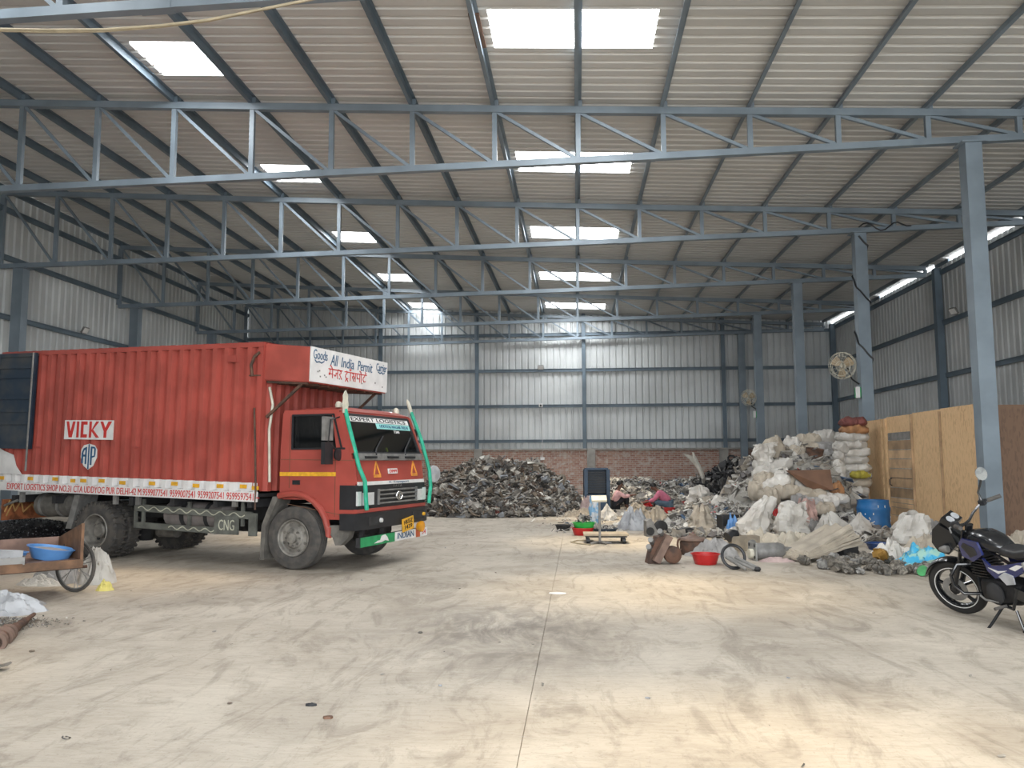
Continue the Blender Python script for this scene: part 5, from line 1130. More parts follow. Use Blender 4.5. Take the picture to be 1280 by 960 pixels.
# knotted metal clumps along the front right
def clump_mesh(seed):
    r = random.Random(seed); mb = MB()
    for k in range(7):
        c = V(r.uniform(-.06, .06), r.uniform(-.06, .06), .08+r.uniform(-.03, .05)); q = r.uniform(.05, .09); M = Matrix.Translation(c) @ Euler((r.uniform(0, 6), r.uniform(0, 6), 0)).to_matrix().to_4x4()
        if k % 2: mb.lathe([(0, -q*.7), (q*.7, -q*.7), (q, -q*.3), (q*.8, 0), (q, q*.3), (q*.6, q*.8), (0, q*.7)], 9, M)
        else: mb.box((0, 0, 0), (q*1.6, q*1.2, q*1.5), M)
    mb.v = [(x, y, max(z, .003)) for x, y, z in mb.v]
    return mb.mesh('clump', 30)
CL = [clump_mesh(k) for k in range(7)]; M_cl = mat('oily_cast_metal', (.26, .235, .20), .6, .15, .3, 14, rnd=.55); M_cl2 = mat('pale_cast_metal', (.34, .33, .31), .55, .3, .2, 14, rnd=.4)
spots = [(1005, 706, .8), (1029, 711, .8), (1036, 706, .7), (1047, 715, .95), (1053, 708, .7), (1041, 703, .7)]
for k in range(95): spots.append((1052+R_.uniform(0, 108), 697+R_.uniform(0, 22), R_.uniform(.35, .7)))
for k, (px, py, sc) in enumerate(spots):
    put('metal_clump', CL[k % 7], M_cl2 if k % 4 == 1 else M_cl, G(px, py), 'small dirty cast metal part in the row along the floor before the door', 'metal part', 'metal parts on the floor before the door', (0, 0, R_.uniform(0, 6)), sc)
put('metal_clump', CL[2], mat('brass', (.42, .24, .06), .4, .6), G(1101, 706)+V(0, 0, .06), 'yellowish brass part among the dirty metal parts', 'metal part', None, (0, 0, 1), .9)
def bottle(P, label, rot, m):
    t = thing('bottle', label, 'bottle', P, Euler(rot)); MB().lathe([(0, 0), (.05, 0), (.06, .02), (.06, .15), (.045, .19), (.02, .22), (.02, .25), (0, .25)], 16).build('body', m, t, 40)
    MB().lathe([(.0, .25), (.024, .235), (.024, .262), (0, .262)], 12).build('cap', M_tubgreen, t); return t
M_bot = mat('green_bottle', (.10, .42, .16), .25, 0, .1)
bottle(G(1152, 721)+V(0, 0, .06), 'green bottle lying nearest the motorcycle wheel', (PI/2-.1, 0, 2.6), M_bot)
bottle(G(1160, 713)+V(0, 0, .06), 'pale green bottle lying behind the green one by the wheel', (PI/2-.1, 0, 2.2), mat('pale_bottle', (.35, .48, .40), .3))
bottle(G(1153, 705)+V(0, 0, .10), 'green bottle lying highest, against the sky blue bag', (PI/2-.3, 0, 1.6), M_bot)
put('pink_rag', lump_mesh(81, .26, .12, .06), mat('faded_pink_cloth', (.5, .38, .36)), G(971, 702), 'small faded pink rag on the floor right of the muffler', 'rag')
# tall bent pale sheet sticking up
t = thing('bent_sheet', 'tall pale bent plastic sheet sticking up before the brick wall', 'sheet', (0, 0, 0))
Yb = 26.6; c = [(880, 606), (879, 595), (874, 585), (868, 577), (861, 569)]; wv = [.10, .16, .22, .28, .34]
mb = MB(); vs = []; fs = []
for (px, py), w in zip(c, wv):
    P = D(px, py, Yb); vs += [P+V(-w/2, 0, .05), P+V(w/2, .12, -.03), P+V(w/2, .16, -.03), P+V(-w/2, .04, .05)]
for i in range(4):
    for k in range(4): k2 = (k+1) % 4; fs.append((i*4+k, (i+1)*4+k, (i+1)*4+k2, i*4+k2))
fs += [(3, 2, 1, 0), (16, 17, 18, 19)]
M_palep = mat('pale_plastic', (.66, .63, .56), .5, 0, .12)
MB().add(vs, fs).build('main_blade', M_palep, t, 60)
MB().tube([D(879, 598, Yb), D(873, 582, Yb), D(868, 572, Yb), D(866, 565, Yb)], [.06, .07, .06, .02], 6).build('side_blade', M_palep, t)
# ------------------------------------------------------------------ seated workers
def skin(name, verts, edges, rad, m, parent, sub=2):
    me = bpy.data.meshes.new(name); me.from_pydata([v for v in verts], edges, []); ob = bpy.data.objects.new(name, me); COL.objects.link(ob)
    md = ob.modifiers.new('s', 'SKIN'); md.use_smooth_shade = True
    for i, r in enumerate(rad):
        me.skin_vertices[0].data[i].radius = (r, r) if not isinstance(r, tuple) else r
        me.skin_vertices[0].data[i].use_root = (i == 0)
    s2 = ob.modifiers.new('u', 'SUBSURF'); s2.levels = sub; s2.render_levels = sub
    n = bpy.data.meshes.new_from_object(ob.evaluated_get(bpy.context.evaluated_depsgraph_get())); bpy.data.objects.remove(ob)
    return mobj(name, n, m, parent)
def worker(label, loc, rz, J, shirt, trousers):
    t = thing('person', label, 'person', loc, rz)
    v = []; e = []; r = []
    def add(p, rad, par=None):
        v.append(tuple(p)); r.append(rad)
        if par is not None: e.append((par, len(v)-1))
        return len(v)-1
    pel = add(J['hip'], .12); ch = add(J['chest'], .13, pel); nk = add(J['neck'], .05, ch)
    hd0 = add(V(*J['neck']).lerp(V(*J['head']), .5), .06, nk); hc = add(J['head'], .092, hd0); ht = add(V(*J['head'])+V(*J['up'])*.09, .07, hc)
    fwd = V(*J['face'])
    for s in (1, -1):
        f = lambda k: V(J[k][0], J[k][1]*s, J[k][2])
        sh_ = add(f('sho'), .055, ch); el = add(f('elb'), .042, sh_); wr_ = add(f('wri'), .028, el)
        d = (f('wri')-f('elb')).normalized(); pm = add(f('wri')+d*.06, .034, wr_); side = V(0, 0, 1).cross(d)
        if side.length < .1: side = V(0, 1, 0)
        side.normalize()
        for k in range(4): b1 = add(f('wri')+d*.12+side*(.026*(k-1.5)), .009, pm); add(f('wri')+d*(.165-.008*abs(k-1.2))+side*(.028*(k-1.5))-V(0, 0, .03), .008, b1)
        th = add(f('wri')+d*.07+side*.05*s, .011, pm); add(f('wri')+d*.11+side*.06*s-V(0, 0, .01), .009, th)
        hp = add(V(*J['hip'])+V(0, .09*s, 0), .09, pel); kn = add(f('kne'), .06, hp); an = add(f('ank'), .04, kn); add(f('ank')+V(.14, .01*s, -.02), .035, an)
    body = skin('body', v, e, r, M_skin, t)
    # shirt and trousers cover the same joints a little thicker
    sv = [V(*J['hip'])+V(0, 0, .02), J['chest'], V(*J['chest']).lerp(V(*J['neck']), .6)]; se = [(0, 1), (1, 2)]; sr = [(.155, .165), (.16, .18), .09]
    for s in (1, -1):
        f = lambda k: V(J[k][0], J[k][1]*s, J[k][2]); b0 = len(sv)
        sv += [f('sho'), f('elb'), f('elb').lerp(f('wri'), .75)]; sr += [.08, .062, .048]; se += [(1, b0), (b0, b0+1), (b0+1, b0+2)]
    skin('shirt', sv, se, sr, shirt, t)
    tv = [V(*J['hip'])]; te = []; tr = [.135]
    for s in (1, -1):
        f = lambda k: V(J[k][0], J[k][1]*s, J[k][2]); b0 = len(tv)
        tv += [V(*J['hip'])+V(0, .1*s, 0), f('kne'), f('kne').lerp(f('ank'), .85)]; tr += [.11, .078, .056]; te += [(0, b0), (b0, b0+1), (b0+1, b0+2)]
    skin('trousers', tv, te, tr, trousers, t)
    H = V(*J['head']); U_ = V(*J['up']).normalized(); F_ = fwd.normalized(); S_ = U_.cross(F_).normalized(); F_ = S_.cross(U_)
    M = Matrix(((F_.x, S_.x, U_.x, H.x), (F_.y, S_.y, U_.y, H.y), (F_.z, S_.z, U_.z, H.z), (0, 0, 0, 1)))
    mb = MB(); vs = []; fs = []; n = 16
    for i in range(8):
        ph = i/7*PI*.62
        for k in range(n):
            a = 2*PI*k/n; cut = 1 if math.cos(a) < .35 else .62
            p_ = ph*cut; vs.append((.112*math.sin(p_)*math.cos(a)-.012, .103*math.sin(p_)*math.sin(a), .035+.118*math.cos(p_)))
    for i in range(7):
        for k in range(n): k2 = (k+1) % n; fs.append((i*n+k, (i+1)*n+k, (i+1)*n+k2, i*n+k2))
    mb.add(vs, fs, M); mb.build('hair', M_hair, t, 60)
    mb = MB(); mb.prism([(0, 0), (.035, -.015), (0, .05)], -.012, .012, M @ frame((.085, 0, -.02), (1, 0, 0), (0, 0, 1)))
    mb.build('nose', M_skin, t)
    mb = MB()
    for s in (1, -1): mb.lathe([(0, -.012), (.012, 0), (0, .012)], 8, M @ TR(.086, .035*s, .012))
    mb.islands('eye', M_hair, t)
    mb = MB()
    for s in (1, -1): mb.lathe([(0, -.012), (.028, -.006), (.028, .006), (0, .012)], 10, M @ TR(-.005, .098*s, -.005, PI/2))
    mb.islands('ear', M_skin, t)
    mb = MB(); mb.box((0, 0, 0), (.01, .04, .008), M @ TR(.088, 0, -.055)); mb.build('mouth', M_sackr, t)
    return t
worker('person in a pale pink shirt and dark trousers sitting with knees up, facing right', G(769, 636.5), .1,
       dict(hip=(0, 0, .14), chest=(.06, 0, .42), neck=(.12, 0, .60), head=(.17, 0, .73), up=(.15, 0, 1), face=(1, 0, -.3), sho=(.10, .17, .50), elb=(.27, .20, .38), wri=(.50, .09, .42), kne=(.36, .13, .42), ank=(.34, .12, .07)), M_pale, M_dark)

worker('person in a pink shirt and jeans bending forward over the scrap, facing left', G(836, 637.5), PI-.15,
       dict(hip=(0, 0, .16), chest=(.20, 0, .46), neck=(.33, 0, .58), head=(.44, 0, .66), up=(.55, 0, .8), face=(.9, 0, -.75), sho=(.27, .17, .50), elb=(.42, .21, .30), wri=(.62, .08, .24), kne=(.40, .20, .25), ank=(.20, .14, .07)), M_pink, M_denim)
# ------------------------------------------------------------------ handcart with tubs
P1 = G(102, 700, .42); P1.z = 0
e2 = V(-.725, .689, 0); e1 = V(-.689, -.725, 0)
cart = thing('handcart', 'brown wooden handcart with a raised end board at the left edge', 'cart', P1, math.atan2(e1.y, e1.x))
# local x = e1 (along the bed), local -y = e2 (away)
M_cartw = mat('cart_brown_wood', (.20, .105, .055), .65, 0, .25, 5); M_cartp = mat('cart_pinkish_wood', (.26, .165, .13), .7, 0, .2, 5)
for k in range(5): MB().box((.8, -.1-.2*k, .40), (1.6, .196, .035)).build('bed_plank', M_cartp, cart, 0)
MB().box((.8, 0.012, .385), (1.62, .03, .09)).build('edge_beam', M_cartw, cart, 0)
MB().prism([(0, .34), (1.0, .34), (1.0, .60), (0, .82)], -.015, .015, frame((0, 0, 0), (0, -1, 0), (0, 0, 1))).build('end_board', M_cartw, cart, 0)
MB().box((.8, -1.0, .50), (1.6, .03, .22)).build('side_board', M_cartp, cart, 0)
MB().cyl((-.16, -.4, .30), (1.2, -.4, .30), .018, 8).build('axle', M_rust, cart)
def spoke_wheel(cx, cy):
    ns = set(bpy.data.objects); w = MB(); w.tube([(cx, cy+.285*math.cos(2*PI*k/36), .30+.285*math.sin(2*PI*k/36)) for k in range(36)], .018, 8, True); o = w.build('wheel', M_rubber, cart)
    w = MB(); w.tube([(cx, cy+.262*math.cos(2*PI*k/36), .30+.262*math.sin(2*PI*k/36)) for k in range(36)], .009, 6, True); w.build('rim', M_grey, o)
    for k in range(28): a = 2*PI*k/28; sx = .03*(1 if k % 2 else -1); MB().tube([(cx+sx, cy+.02*math.cos(a), .30+.02*math.sin(a)), (cx, cy+.262*math.cos(a+.25*(1 if k % 4 < 2 else -1)), .30+.262*math.sin(a+.25*(1 if k % 4 < 2 else -1)))], .003, 4).build('spoke', M_grey, o)
    MB().cyl((cx-.04, cy, .30), (cx+.04, cy, .30), .028, 10).build('hub', M_rust, o)
    o.matrix_basis = Matrix.Translation((cx, cy, .30)) @ Matrix.Rotation(.50, 4, 'Z') @ Matrix.Translation((-cx, -cy, -.30))
spoke_wheel(-.075, -.56); spoke_wheel(1.15, -.40)
def oncart(x, y, z=.42): return P1 + e1*x - V(-e2.x, -e2.y, 0)*y + V(0, 0, z)
tub('tub', 'light blue oval tub standing on the handcart', 'tub', M_ltblue, oncart(.24, .36), .24, .13, 1.0, .78, .2, inside=.8).rotation_euler = (.0, .16, .2)
tub('tub', 'smaller light blue tub left of the oval one on the handcart', 'tub', M_ltblue, oncart(.66, .30), .17, .11, 1.2, .8, .2, inside=.5)
t = thing('metal_bracket', 'grey metal bracket lying on the handcart at the left edge', 'metal piece', oncart(.78, .10), .6)
MB().box((0, 0, .04), (.5, .16, .08)).build('channel', M_grey, t, 0); MB().box((0, -.06, .12), (.46, .03, .1), rot=(.3, .1, 0)).build('lip', M_cloud, t, 0); MB().cyl((-.1, 0, .08), (-.1, 0, .16), .05, 10).build('boss', M_chrome, t)
it = [(rg.normal(0, .14), rg.normal(0, .08), .04+rg.uniform(0, .1), rg.uniform(.06, .2), .5) for k in range(30)]
o = mobj('scrap_handful', scrap_mesh('handful', it, 79), M_scrapl); o.location = oncart(.9, .2); tag(o, 'pale metal scrap on the handcart beside the bracket', 'scrap', None, 'stuff')
# granule heaps and the axle shaft
def hE(x, y):
    u = (x+8.1)/1.7; w = (y-12.6)/1.4; r2 = u*u+w*w
    return -1 if r2 > 1 else .62*(1-r2)**.8
c0 = G(20, 690); cx, cy = c0.x-.2, c0.y+.6
def hE(x, y):
    u = (x-cx)/1.35; w = (y-cy)/.85; r2 = u*u+w*w
    return -1 if r2 > 1 else .50*(1-r2)**.7
it = []
while len(it) < 4000:
    x = cx+1.35*rg.uniform(-1, 1); y = cy+.85*rg.uniform(-1, 1); h = hE(x, y)
    if h > 0: it.append((x, y, h, rg.uniform(.015, .05), .8))
o = mobj('granule_heap', scrap_mesh('granules', it, 90), M_granule); mobj('heap_core', mound_mesh('core', cx, cy, 1.4, .9, lambda x, y: hE(x, y)-.005, tint=.2), M_granule, o)['kind'] = 'stuff'
tag(o, 'black heap of granules behind the handcart under the truck rear', 'heap', None, 'stuff')
c0 = G(8, 780); it = []
while len(it) < 1600:
    a = rg.uniform(0, 6.28); q = abs(rg.normal(0, .5)); x = c0.x+.62*q*math.cos(a); y = c0.y+.30*q*math.sin(a)
    it.append((x, y, .05*max(0, 1-q*1.3)+.004, rg.uniform(.012, .035), .6))
tag(mobj('metal_chips', scrap_mesh('chips', it, 91), M_scrap), 'thin scatter of grey metal chips on the floor at the left edge', 'chips', None, 'stuff')
A = G(-8, 812)+V(0, 0, .05); B = G(42, 776)+V(0, 0, .06)
t = thing('axle_shaft', 'rusty stepped axle shaft with flanges at the bottom left edge', 'shaft', A, 0)
d = (B-A); n_ = d.normalized()
MB().tube([n_*0, d*.35, d*.36, d*.5, d*.51, d*.75, d*.76, d*1.0, d*1.02], [.06, .06, .045, .045, .034, .034, .022, .018, .01], 14).build('shaft', M_rust, t)
for q, r_ in ((.0, .09), (.16, .085), (.27, .075)): MB().tube([d*q, d*(q+.05)], r_, 18).build('flange', mat('dull_brown_metal', (.20, .13, .10)), t)
P = G(0, 838); t = put('scrap_piece', scrap_mesh('p', [(0, 0, .02, .18, .2)], 5), M_scrap, P, 'small dark scrap bit on the floor at the far left edge', 'scrap metal')
put('paper_scrap', lump_mesh(92, .09, .035, .012), M_white, G(697, 742), 'white paper strip on the floor by the slab joint', 'paper')
put('paper_scrap', lump_mesh(93, .035, .02, .015), M_black, G(389, 882), 'dark crumpled scrap on the floor left of the slab joint', 'litter')
put('paper_scrap', lump_mesh(94, .03, .02, .012), M_brown, G(410, 898), 'small brown scrap on the floor beside the dark one', 'litter')
# ------------------------------------------------------------------ fans, boxes, lamps, cords
def fan(P, rz, label, r=.31):
    t = thing('wall_fan', label, 'fan', P, (0, .12, rz))
    for x, q in ((-.06, .9), (-.03, 1.0), (.05, 1.0), (.09, .75), (.10, .35)): MB().tube([(x, r*q*math.cos(2*PI*k/32), r*q*math.sin(2*PI*k/32)) for k in range(32)], .006, 5, True).build('cage_ring', M_cream, t)
    for k in range(20):
        a = 2*PI*k/20; MB().tube([(x, r*q*math.cos(a), r*q*math.sin(a)) for x, q in ((-.08, .25), (-.06, .9), (0, 1.01), (.06, .97), (.09, .75), (.105, .15))], .003, 4).build('cage_wire', M_cream, t)
    for k in range(3):
        a = 2*PI*k/3+.4; u = V(0, math.cos(a), math.sin(a)); w = V(0, -math.sin(a), math.cos(a)); vs = []
        for q, wd in ((.06, .05), (.14, .09), (.22, .11), (.265, .07)):
            for sg in (-1, 1): vs.append(u*q*r/.31+w*wd*sg+V(.025*sg, 0, 0))
        vs += [p+V(.006, 0, 0) for p in vs]; fs = []
        for i in range(3): fs += [(2*i, 2*i+1, 2*i+3, 2*i+2), (8+2*i, 8+2*i+2, 8+2*i+3, 8+2*i+1), (2*i, 2*i+2, 10+2*i, 8+2*i), (2*i+1, 9+2*i, 11+2*i, 2*i+3)]
        fs += [(0, 8, 9, 1), (6, 7, 15, 14)]
        MB().add(vs, fs).build('blade', mat('tan_blade', (.40, .31, .2), .5), t, 60)
    MB().lathe([(0, -.2), (.05, -.2), (.075, -.17), (.075, -.05), (.04, -.03), (.04, .05), (0, .06)], 16, TR(0, 0, 0, 0, PI/2)).build('motor', M_cream, t)
    return t
for P, rz, lb, bl, Y, sc in ((D(1053, 457, 19.05), -2.35, 'large cream wall fan on the column with the wound cable', 'green and white switch box on the column under the large fan', 19.26, 1.0), (D(936, 497, 30.0), -2.35, 'smaller cream fan on the farther column', 'green switch box under the smaller fan', 30.15, .95)):
    t = fan(P, rz, lb, .31*sc)
    inv = t.matrix_basis.inverted(); col = V(6.62, Y, P.z-.42)
    MB().tube([inv @ (P+V(.12, .02, -.05)), inv @ V(6.45, Y-.02, P.z-.30), inv @ col], .018, 8).build('arm', M_dgrey, t)
    b = thing('switch_box', bl, 'switch box', (6.57, Y-.02, P.z-.62), 0)
    MB().box((0, 0, 0), (.10, .16, .24)).build('box', mat('bright_green', (.04, .36, .13), .5), b, 10); MB().box((-.03, -.09, .0), (.09, .03, .26)).build('white_edge', M_white, b, 0)
def lamp(P, n, label):
    t = thing('flood_lamp', label, 'lamp', P, math.atan2(n[1], n[0])); MB().box((0, 0, 0), (.05, .26, .2), TR(.12, 0, .08, 0, .55)).build('housing', M_grey, t, 5); MB().box((0, 0, 0), (.012, .22, .16), TR(.15, 0, .065, 0, .55)).build('lens', M_white, t, 0); MB().bar((0, 0, 0), (.1, 0, .06), .03, .03).build('bracket', M_dgrey, t)
lamp(V(XL+.1, 22.74, 5.36), (1, 0), 'small floodlight on the left wall girt above the truck')
lamp(V(XR-.12, 23.6, 5.62), (-1, -.25), 'small floodlight on the right wall girt beside the slim column')
P = D(676, 464, YB-.15); lamp(V(P.x, YB-.12, 5.45), (0, -1), 'small floodlight high on the back wall girt')
P = D(676, 508, YB-.15); t = thing('camera_dome', 'small white device on the middle girt of the back wall', 'camera', (P.x, YB-.14, 3.88), 0)
MB().box((0, 0, 0), (.16, .10, .16)).build('body', M_white, t, 8); MB().lathe([(0, 0), (.05, 0), (.03, .06), (0, .07)], 12, TR(0, -.05, -.02, PI/2)).build('lens', M_black, t)
P = D(678, 572, YB-.25); t = thing('hanging_box', 'white socket box hanging on a cord before the brick wall', 'socket', (P.x, YB-.16, 1.55), 0)
MB().box((0, 0, 0), (.18, .08, .12)).build('box', M_white, t, 5); MB().cyl((0, 0, .06), (0, .04, 2.3), .01, 6).build('cord', M_white, t)
P = D(1088, 499, YB); t = thing('camera_dome', 'small device on the back wall girt near the right corner', 'camera', (9.6, YB-.14, 3.9), 0)
MB().box((0, 0, 0), (.14, .1, .14)).build('body', M_grey, t, 8); MB().lathe([(0, 0), (.05, 0), (.03, .06), (0, .07)], 12, TR(0, -.05, -.02, PI/2)).build('lens', M_black, t)
mb = MB(); pts = []
for k in range(140):
    u = k/139; a = -1.9+5.5*PI*u; z = 6.75-3.7*u; hx, hy = .15, .14; ca, sa = math.cos(a), math.sin(a); q = max(abs(ca), abs(sa))
    pts.append((6.76+hx*ca/q, 19.26+hy*sa/q, z))
tag(MB().tube(pts, .02, 6).build('column_cable', M_black), 'dark cable wound round the column with the large fan', 'cable')
pts = [(6.3-.1*k, 19.2, zbot(6.3-.1*k)+.05+.12*abs(math.sin(k*.5))) for k in range(0, 2)]
pts = [(6.75+1.2*k/12*1.0, 19.20, zbot(7)+.06+.10*math.sin(k*.9)*(k < 11)) for k in range(13)]
tag(MB().tube(pts, .018, 6).build('truss_cable', M_black), 'dark cable lying along the bottom beam above the wound column', 'cable')
c = [(-20, 36), (60, 37.5), (130, 37), (200, 32), (260, 25), (320, 13), (390, -1), (450, -14)]
mb = MB(); mb.tube([D(px, py, 7.6) for px, py in c], .014, 6); mb.tube([D(px, py+2.5-2.5*abs(px-60)/400, 7.62) for px, py in c], .012, 6)
tag(mb.build('rope', M_wire), 'pale double rope sagging across the top left corner', 'rope')
# ------------------------------------------------------------------ motorcycle (local x forward, y left)
Pf = G(1207, 768); Pr = G(1352, 806); hd = (Pf-Pr).normalized(); print('bike', (Pf-Pr).length)
bike = thing('motorcycle', 'dark blue and black motorcycle parked on its side stand at the right edge', 'motorcycle', Pf, (.0, 0, math.atan2(hd.y, hd.x)))
bike.scale = (.92, .92, .92); bike.rotation_mode = 'ZYX'; bike.rotation_euler = (-.20, 0, math.atan2(hd.y, hd.x)); bike.rotation_mode = 'XYZ'
M_bblk = mat('gloss_black', (.008, .009, .011), .25, 0, .05, coat=.4); M_bblue = mat('gloss_blue', (.02, .028, .12), .25, 0, .1, 6, coat=.4); M_eng = mat('engine_black', (.025, .025, .027), .45, .5, .2, 12); M_seat = mat('seat_vinyl', (.022, .022, .024), .5, bump=.1)
def bwheel(x, w):
    M = TR(x, 0, .30, PI/2); mb = MB()
    mb.lathe([(.215, -w*.4), (.235, -w*.5), (.275, -w*.5), (.295, -w*.3), (.302, 0), (.295, w*.3), (.275, w*.5), (.235, w*.5), (.215, w*.4)], 44, M, cap=False); o = mb.build('wheel', mat('bike_tyre', (.022, .021, .02), .8), bike)
    mb = MB(); mb.lathe([(.222, -w*.42), (.226, -w*.46), (.208, -w*.42), (.19, -.01), (.19, .01), (.208, w*.42), (.226, w*.46), (.222, w*.42)], 44, M, cap=False); mb.build('rim', M_bblk, o)
    for s in (-1, 1): MB().tube([(x+.222*math.cos(2*PI*k/40), s*w*.47, .30+.222*math.sin(2*PI*k/40)) for k in range(40)], .005, 5, True).build('rim_stripe', M_white, o)
    for k in range(5):
        a = 2*PI*k/5+.3; c, s_ = math.cos(a), math.sin(a)
        MB().tube([(x+.03*c, 0, .30+.03*s_), (x+.12*c, .01, .30+.12*s_), (x+.2*c, 0, .30+.2*s_)], [.02, .016, .022], 8).build('spoke', M_bblk, o)
    MB().cyl((x, -.07, .30), (x, .07, .30), .055, 16).build('hub', M_eng, o)
    MB().lathe([(.07, -.002), (.13, -.002), (.13, .002), (.07, .002)], 24, TR(x, .06, .30, PI/2), close=True).build('brake_disc', M_grey, o)
bwheel(-1.27, .105); _pre = set(bpy.data.objects); bwheel(0, .085)
for s in (-1, 1):
    MB().cyl((0, s*.085, .30), (-.17, s*.085, .62), .026, 10).cyl((-.15, s*.085, .58), (-.33, s*.085, .95), .019, 10).build('fork_leg', M_bblk, bike)
vs = []; fs = []
for k in range(13):
    a = math.radians(20+130*k/12)
    for j in range(7): w = -1+2*j/6; q = .335-.02*w*w; vs.append((q*math.cos(a), .06*w, .30+q*math.sin(a)))
for k in range(12):
    for j in range(6): a = k*7+j; fs.append((a, a+1, a+8, a+7))
fb = len(vs); vs += [(x*.97, y, .30+(z-.30)*.97) for x, y, z in vs]; fs += [tuple(i+fb for i in f[::-1]) for f in fs]
MB().add(vs, fs).build('front_mudguard', M_bblk, bike, 60)
# head fairing, lamp, instruments
mb = MB(); mb.prism([(-.10, .70), (.0, .74), (.035, .84), (-.02, .98), (-.10, 1.04), (-.20, .96), (-.22, .80)], -.105, .105, frame((0, 0, 0), (1, 0, 0), (0, 0, 1))); mb.build('head_fairing', M_bblk, bike, 20)
MB().lathe([(0, 0), (.08, 0), (.075, .03), (.03, .05), (0, .052)], 20, TR(.01, 0, .81, 0, PI/2-.2)).build('headlamp', M_glass, bike)
for s in (-1, 1): MB().lathe([(0, 0), (.035, .0), (.04, .04), (.02, .09), (0, .1)], 12, TR(-.14, s*.14, .78, 0, PI/2)).build('indicator', M_grey, bike)
mb = MB(); mb.box((0, 0, 0), (.13, .2, .06), TR(-.19, 0, 1.04, 0, -.75)); cl = mb.build('instrument_cluster', M_bblk, bike, 10)
for y in (.045, -.05): MB().lathe([(0, 0), (.042, 0), (.042, .006), (0, .008)], 18, TR(-.215, y, 1.062, 0, -.75)).build('dial', M_cloud, cl)
mb = MB(); mb.tube([(-.32, -.10, .99), (-.33, -.18, 1.03), (-.38, -.28, 1.09), (-.46, -.36, 1.10)], .013, 8); mb.tube([(-.32, .10, .99), (-.33, .18, 1.03), (-.38, .28, 1.09), (-.46, .36, 1.10)], .013, 8); mb.tube([(-.32, -.1, .99), (-.32, .1, .99)], .013, 8); hb = mb.build('handlebar', M_bblk, bike)
for s in (-1, 1):
    MB().cyl((-.43, s*.335, 1.10), (-.53, s*.42, 1.11), .021, 10).build('grip', M_rubber, hb)
    MB().tube([(-.40, s*.29, 1.10), (-.36, s*.33, 1.08), (-.42, s*.42, 1.07)], .008, 6).build('lever', M_grey, hb)
    MB().box((-.40, s*.29, 1.10), (.06, .06, .05)).build('switch_gear', M_black, hb, 5)
mb = MB(); mb.tube([(-.40, -.29, 1.11), (-.38, -.31, 1.20), (-.42, -.34, 1.28), (-.44, -.35, 1.33)], .010, 6); mr_ = mb.build('mirror_stem', M_bblk, bike)
MB().lathe([(0, -.02), (.05, -.015), (.068, 0), (.068, .01), (0, .012)], 20, TR(-.45, -.36, 1.38, 0, -PI/2+.2, -.3)).build('mirror', mat('mirror_glass', (.55, .56, .55), .1, .8, .03), mr_)
_A = V(-.33, 0, .95); _ax = V(-.23, 0, .50).normalized()
_ST = Matrix.Translation(_A) @ Matrix.Rotation(.42, 4, _ax) @ Matrix.Translation(-_A)
for o in set(bpy.data.objects)-_pre:
    if o.parent == bike: o.matrix_basis = _ST
# frame, tank, seat, tail
mb = MB()
for s in (-1, 1):
    mb.tube([(-.33, s*.03, .92), (-.40, s*.06, .60), (-.46, s*.10, .28), (-.85, s*.12, .24), (-.95, s*.11, .45)], .018, 8); mb.tube([(-.36, s*.04, .86), (-.9, s*.10, .68), (-1.5, s*.10, .76)], .016, 8); mb.tube([(-.92, s*.08, .42), (-1.27, s*.10, .30)], .02, 8)
mb.tube([(-.27, 0, .72), (-.36, 0, .98)], .035, 10); mb.build('frame', M_bblk, bike)
def loft(secs, n=14):
    vs = []; fs = []
    for x, z, hw, hh, e in secs:
        for k in range(n): t = 2*PI*k/n; vs.append((x, hw*sp(math.cos(t), e), z+hh*sp(math.sin(t), e)))
    for i in range(len(secs)-1):
        for k in range(n): k2 = (k+1) % n; fs.append((i*n+k, i*n+k2, (i+1)*n+k2, (i+1)*n+k))
    fs += [tuple(range(n))[::-1], tuple(range((len(secs)-1)*n, len(secs)*n))]; return MB().add(vs, fs)
loft([(-.34, .84, .05, .06, .8), (-.40, .85, .12, .09, .8), (-.55, .855, .15, .10, .8), (-.70, .83, .13, .09, .8), (-.82, .79, .09, .05, .8)]).build('fuel_tank', M_bblk, bike, 60)
for s in (-1, 1):
    mb = MB(); mb.prism([(-.36, .82), (-.42, .88), (-.62, .86), (-.66, .74), (-.52, .66), (-.38, .70)], -.012, .012, frame((0, s*.155, 0), (1, 0, 0), (0, 0, 1))); tc_ = mb.build('tank_shroud', M_bblue, bike, 10)
    mb = MB(); mb.prism([(-.40, .80), (-.44, .84), (-.58, .80), (-.60, .74), (-.50, .70)], -.004, .004, frame((0, s*.168, 0), (1, 0, 0), (0, 0, 1))); mb.build('shroud_inset', M_seat, tc_)
    mb = MB(); mb.prism([(-.62, .70), (-.70, .64), (-.86, .66), (-1.10, .72), (-1.18, .66), (-.98, .56), (-.74, .52), (-.66, .58)], -.012, .012, frame((0, s*.135, 0), (1, 0, 0), (0, 0, 1))); sp_ = mb.build('side_panel', M_bblue, bike, 10)
    mb = MB(); mb.prism([(-.68, .62), (-.80, .60), (-.92, .62), (-.80, .575)], -.003, .003, frame((0, s*.15, 0), (1, 0, 0), (0, 0, 1))); mb.prism([(-.95, .645), (-1.05, .69), (-1.13, .69), (-1.02, .63)], -.003, .003, frame((0, s*.15, 0), (1, 0, 0), (0, 0, 1))); mb.islands('decal', M_white, sp_)
    mb = MB(); mb.prism([(-1.10, .70), (-1.25, .77), (-1.52, .84), (-1.58, .80), (-1.40, .70), (-1.2, .64)], -.012, .012, frame((0, s*.12, 0), (1, 0, 0), (0, 0, 1))); mb.build('tail_panel', M_bblue, bike, 10)
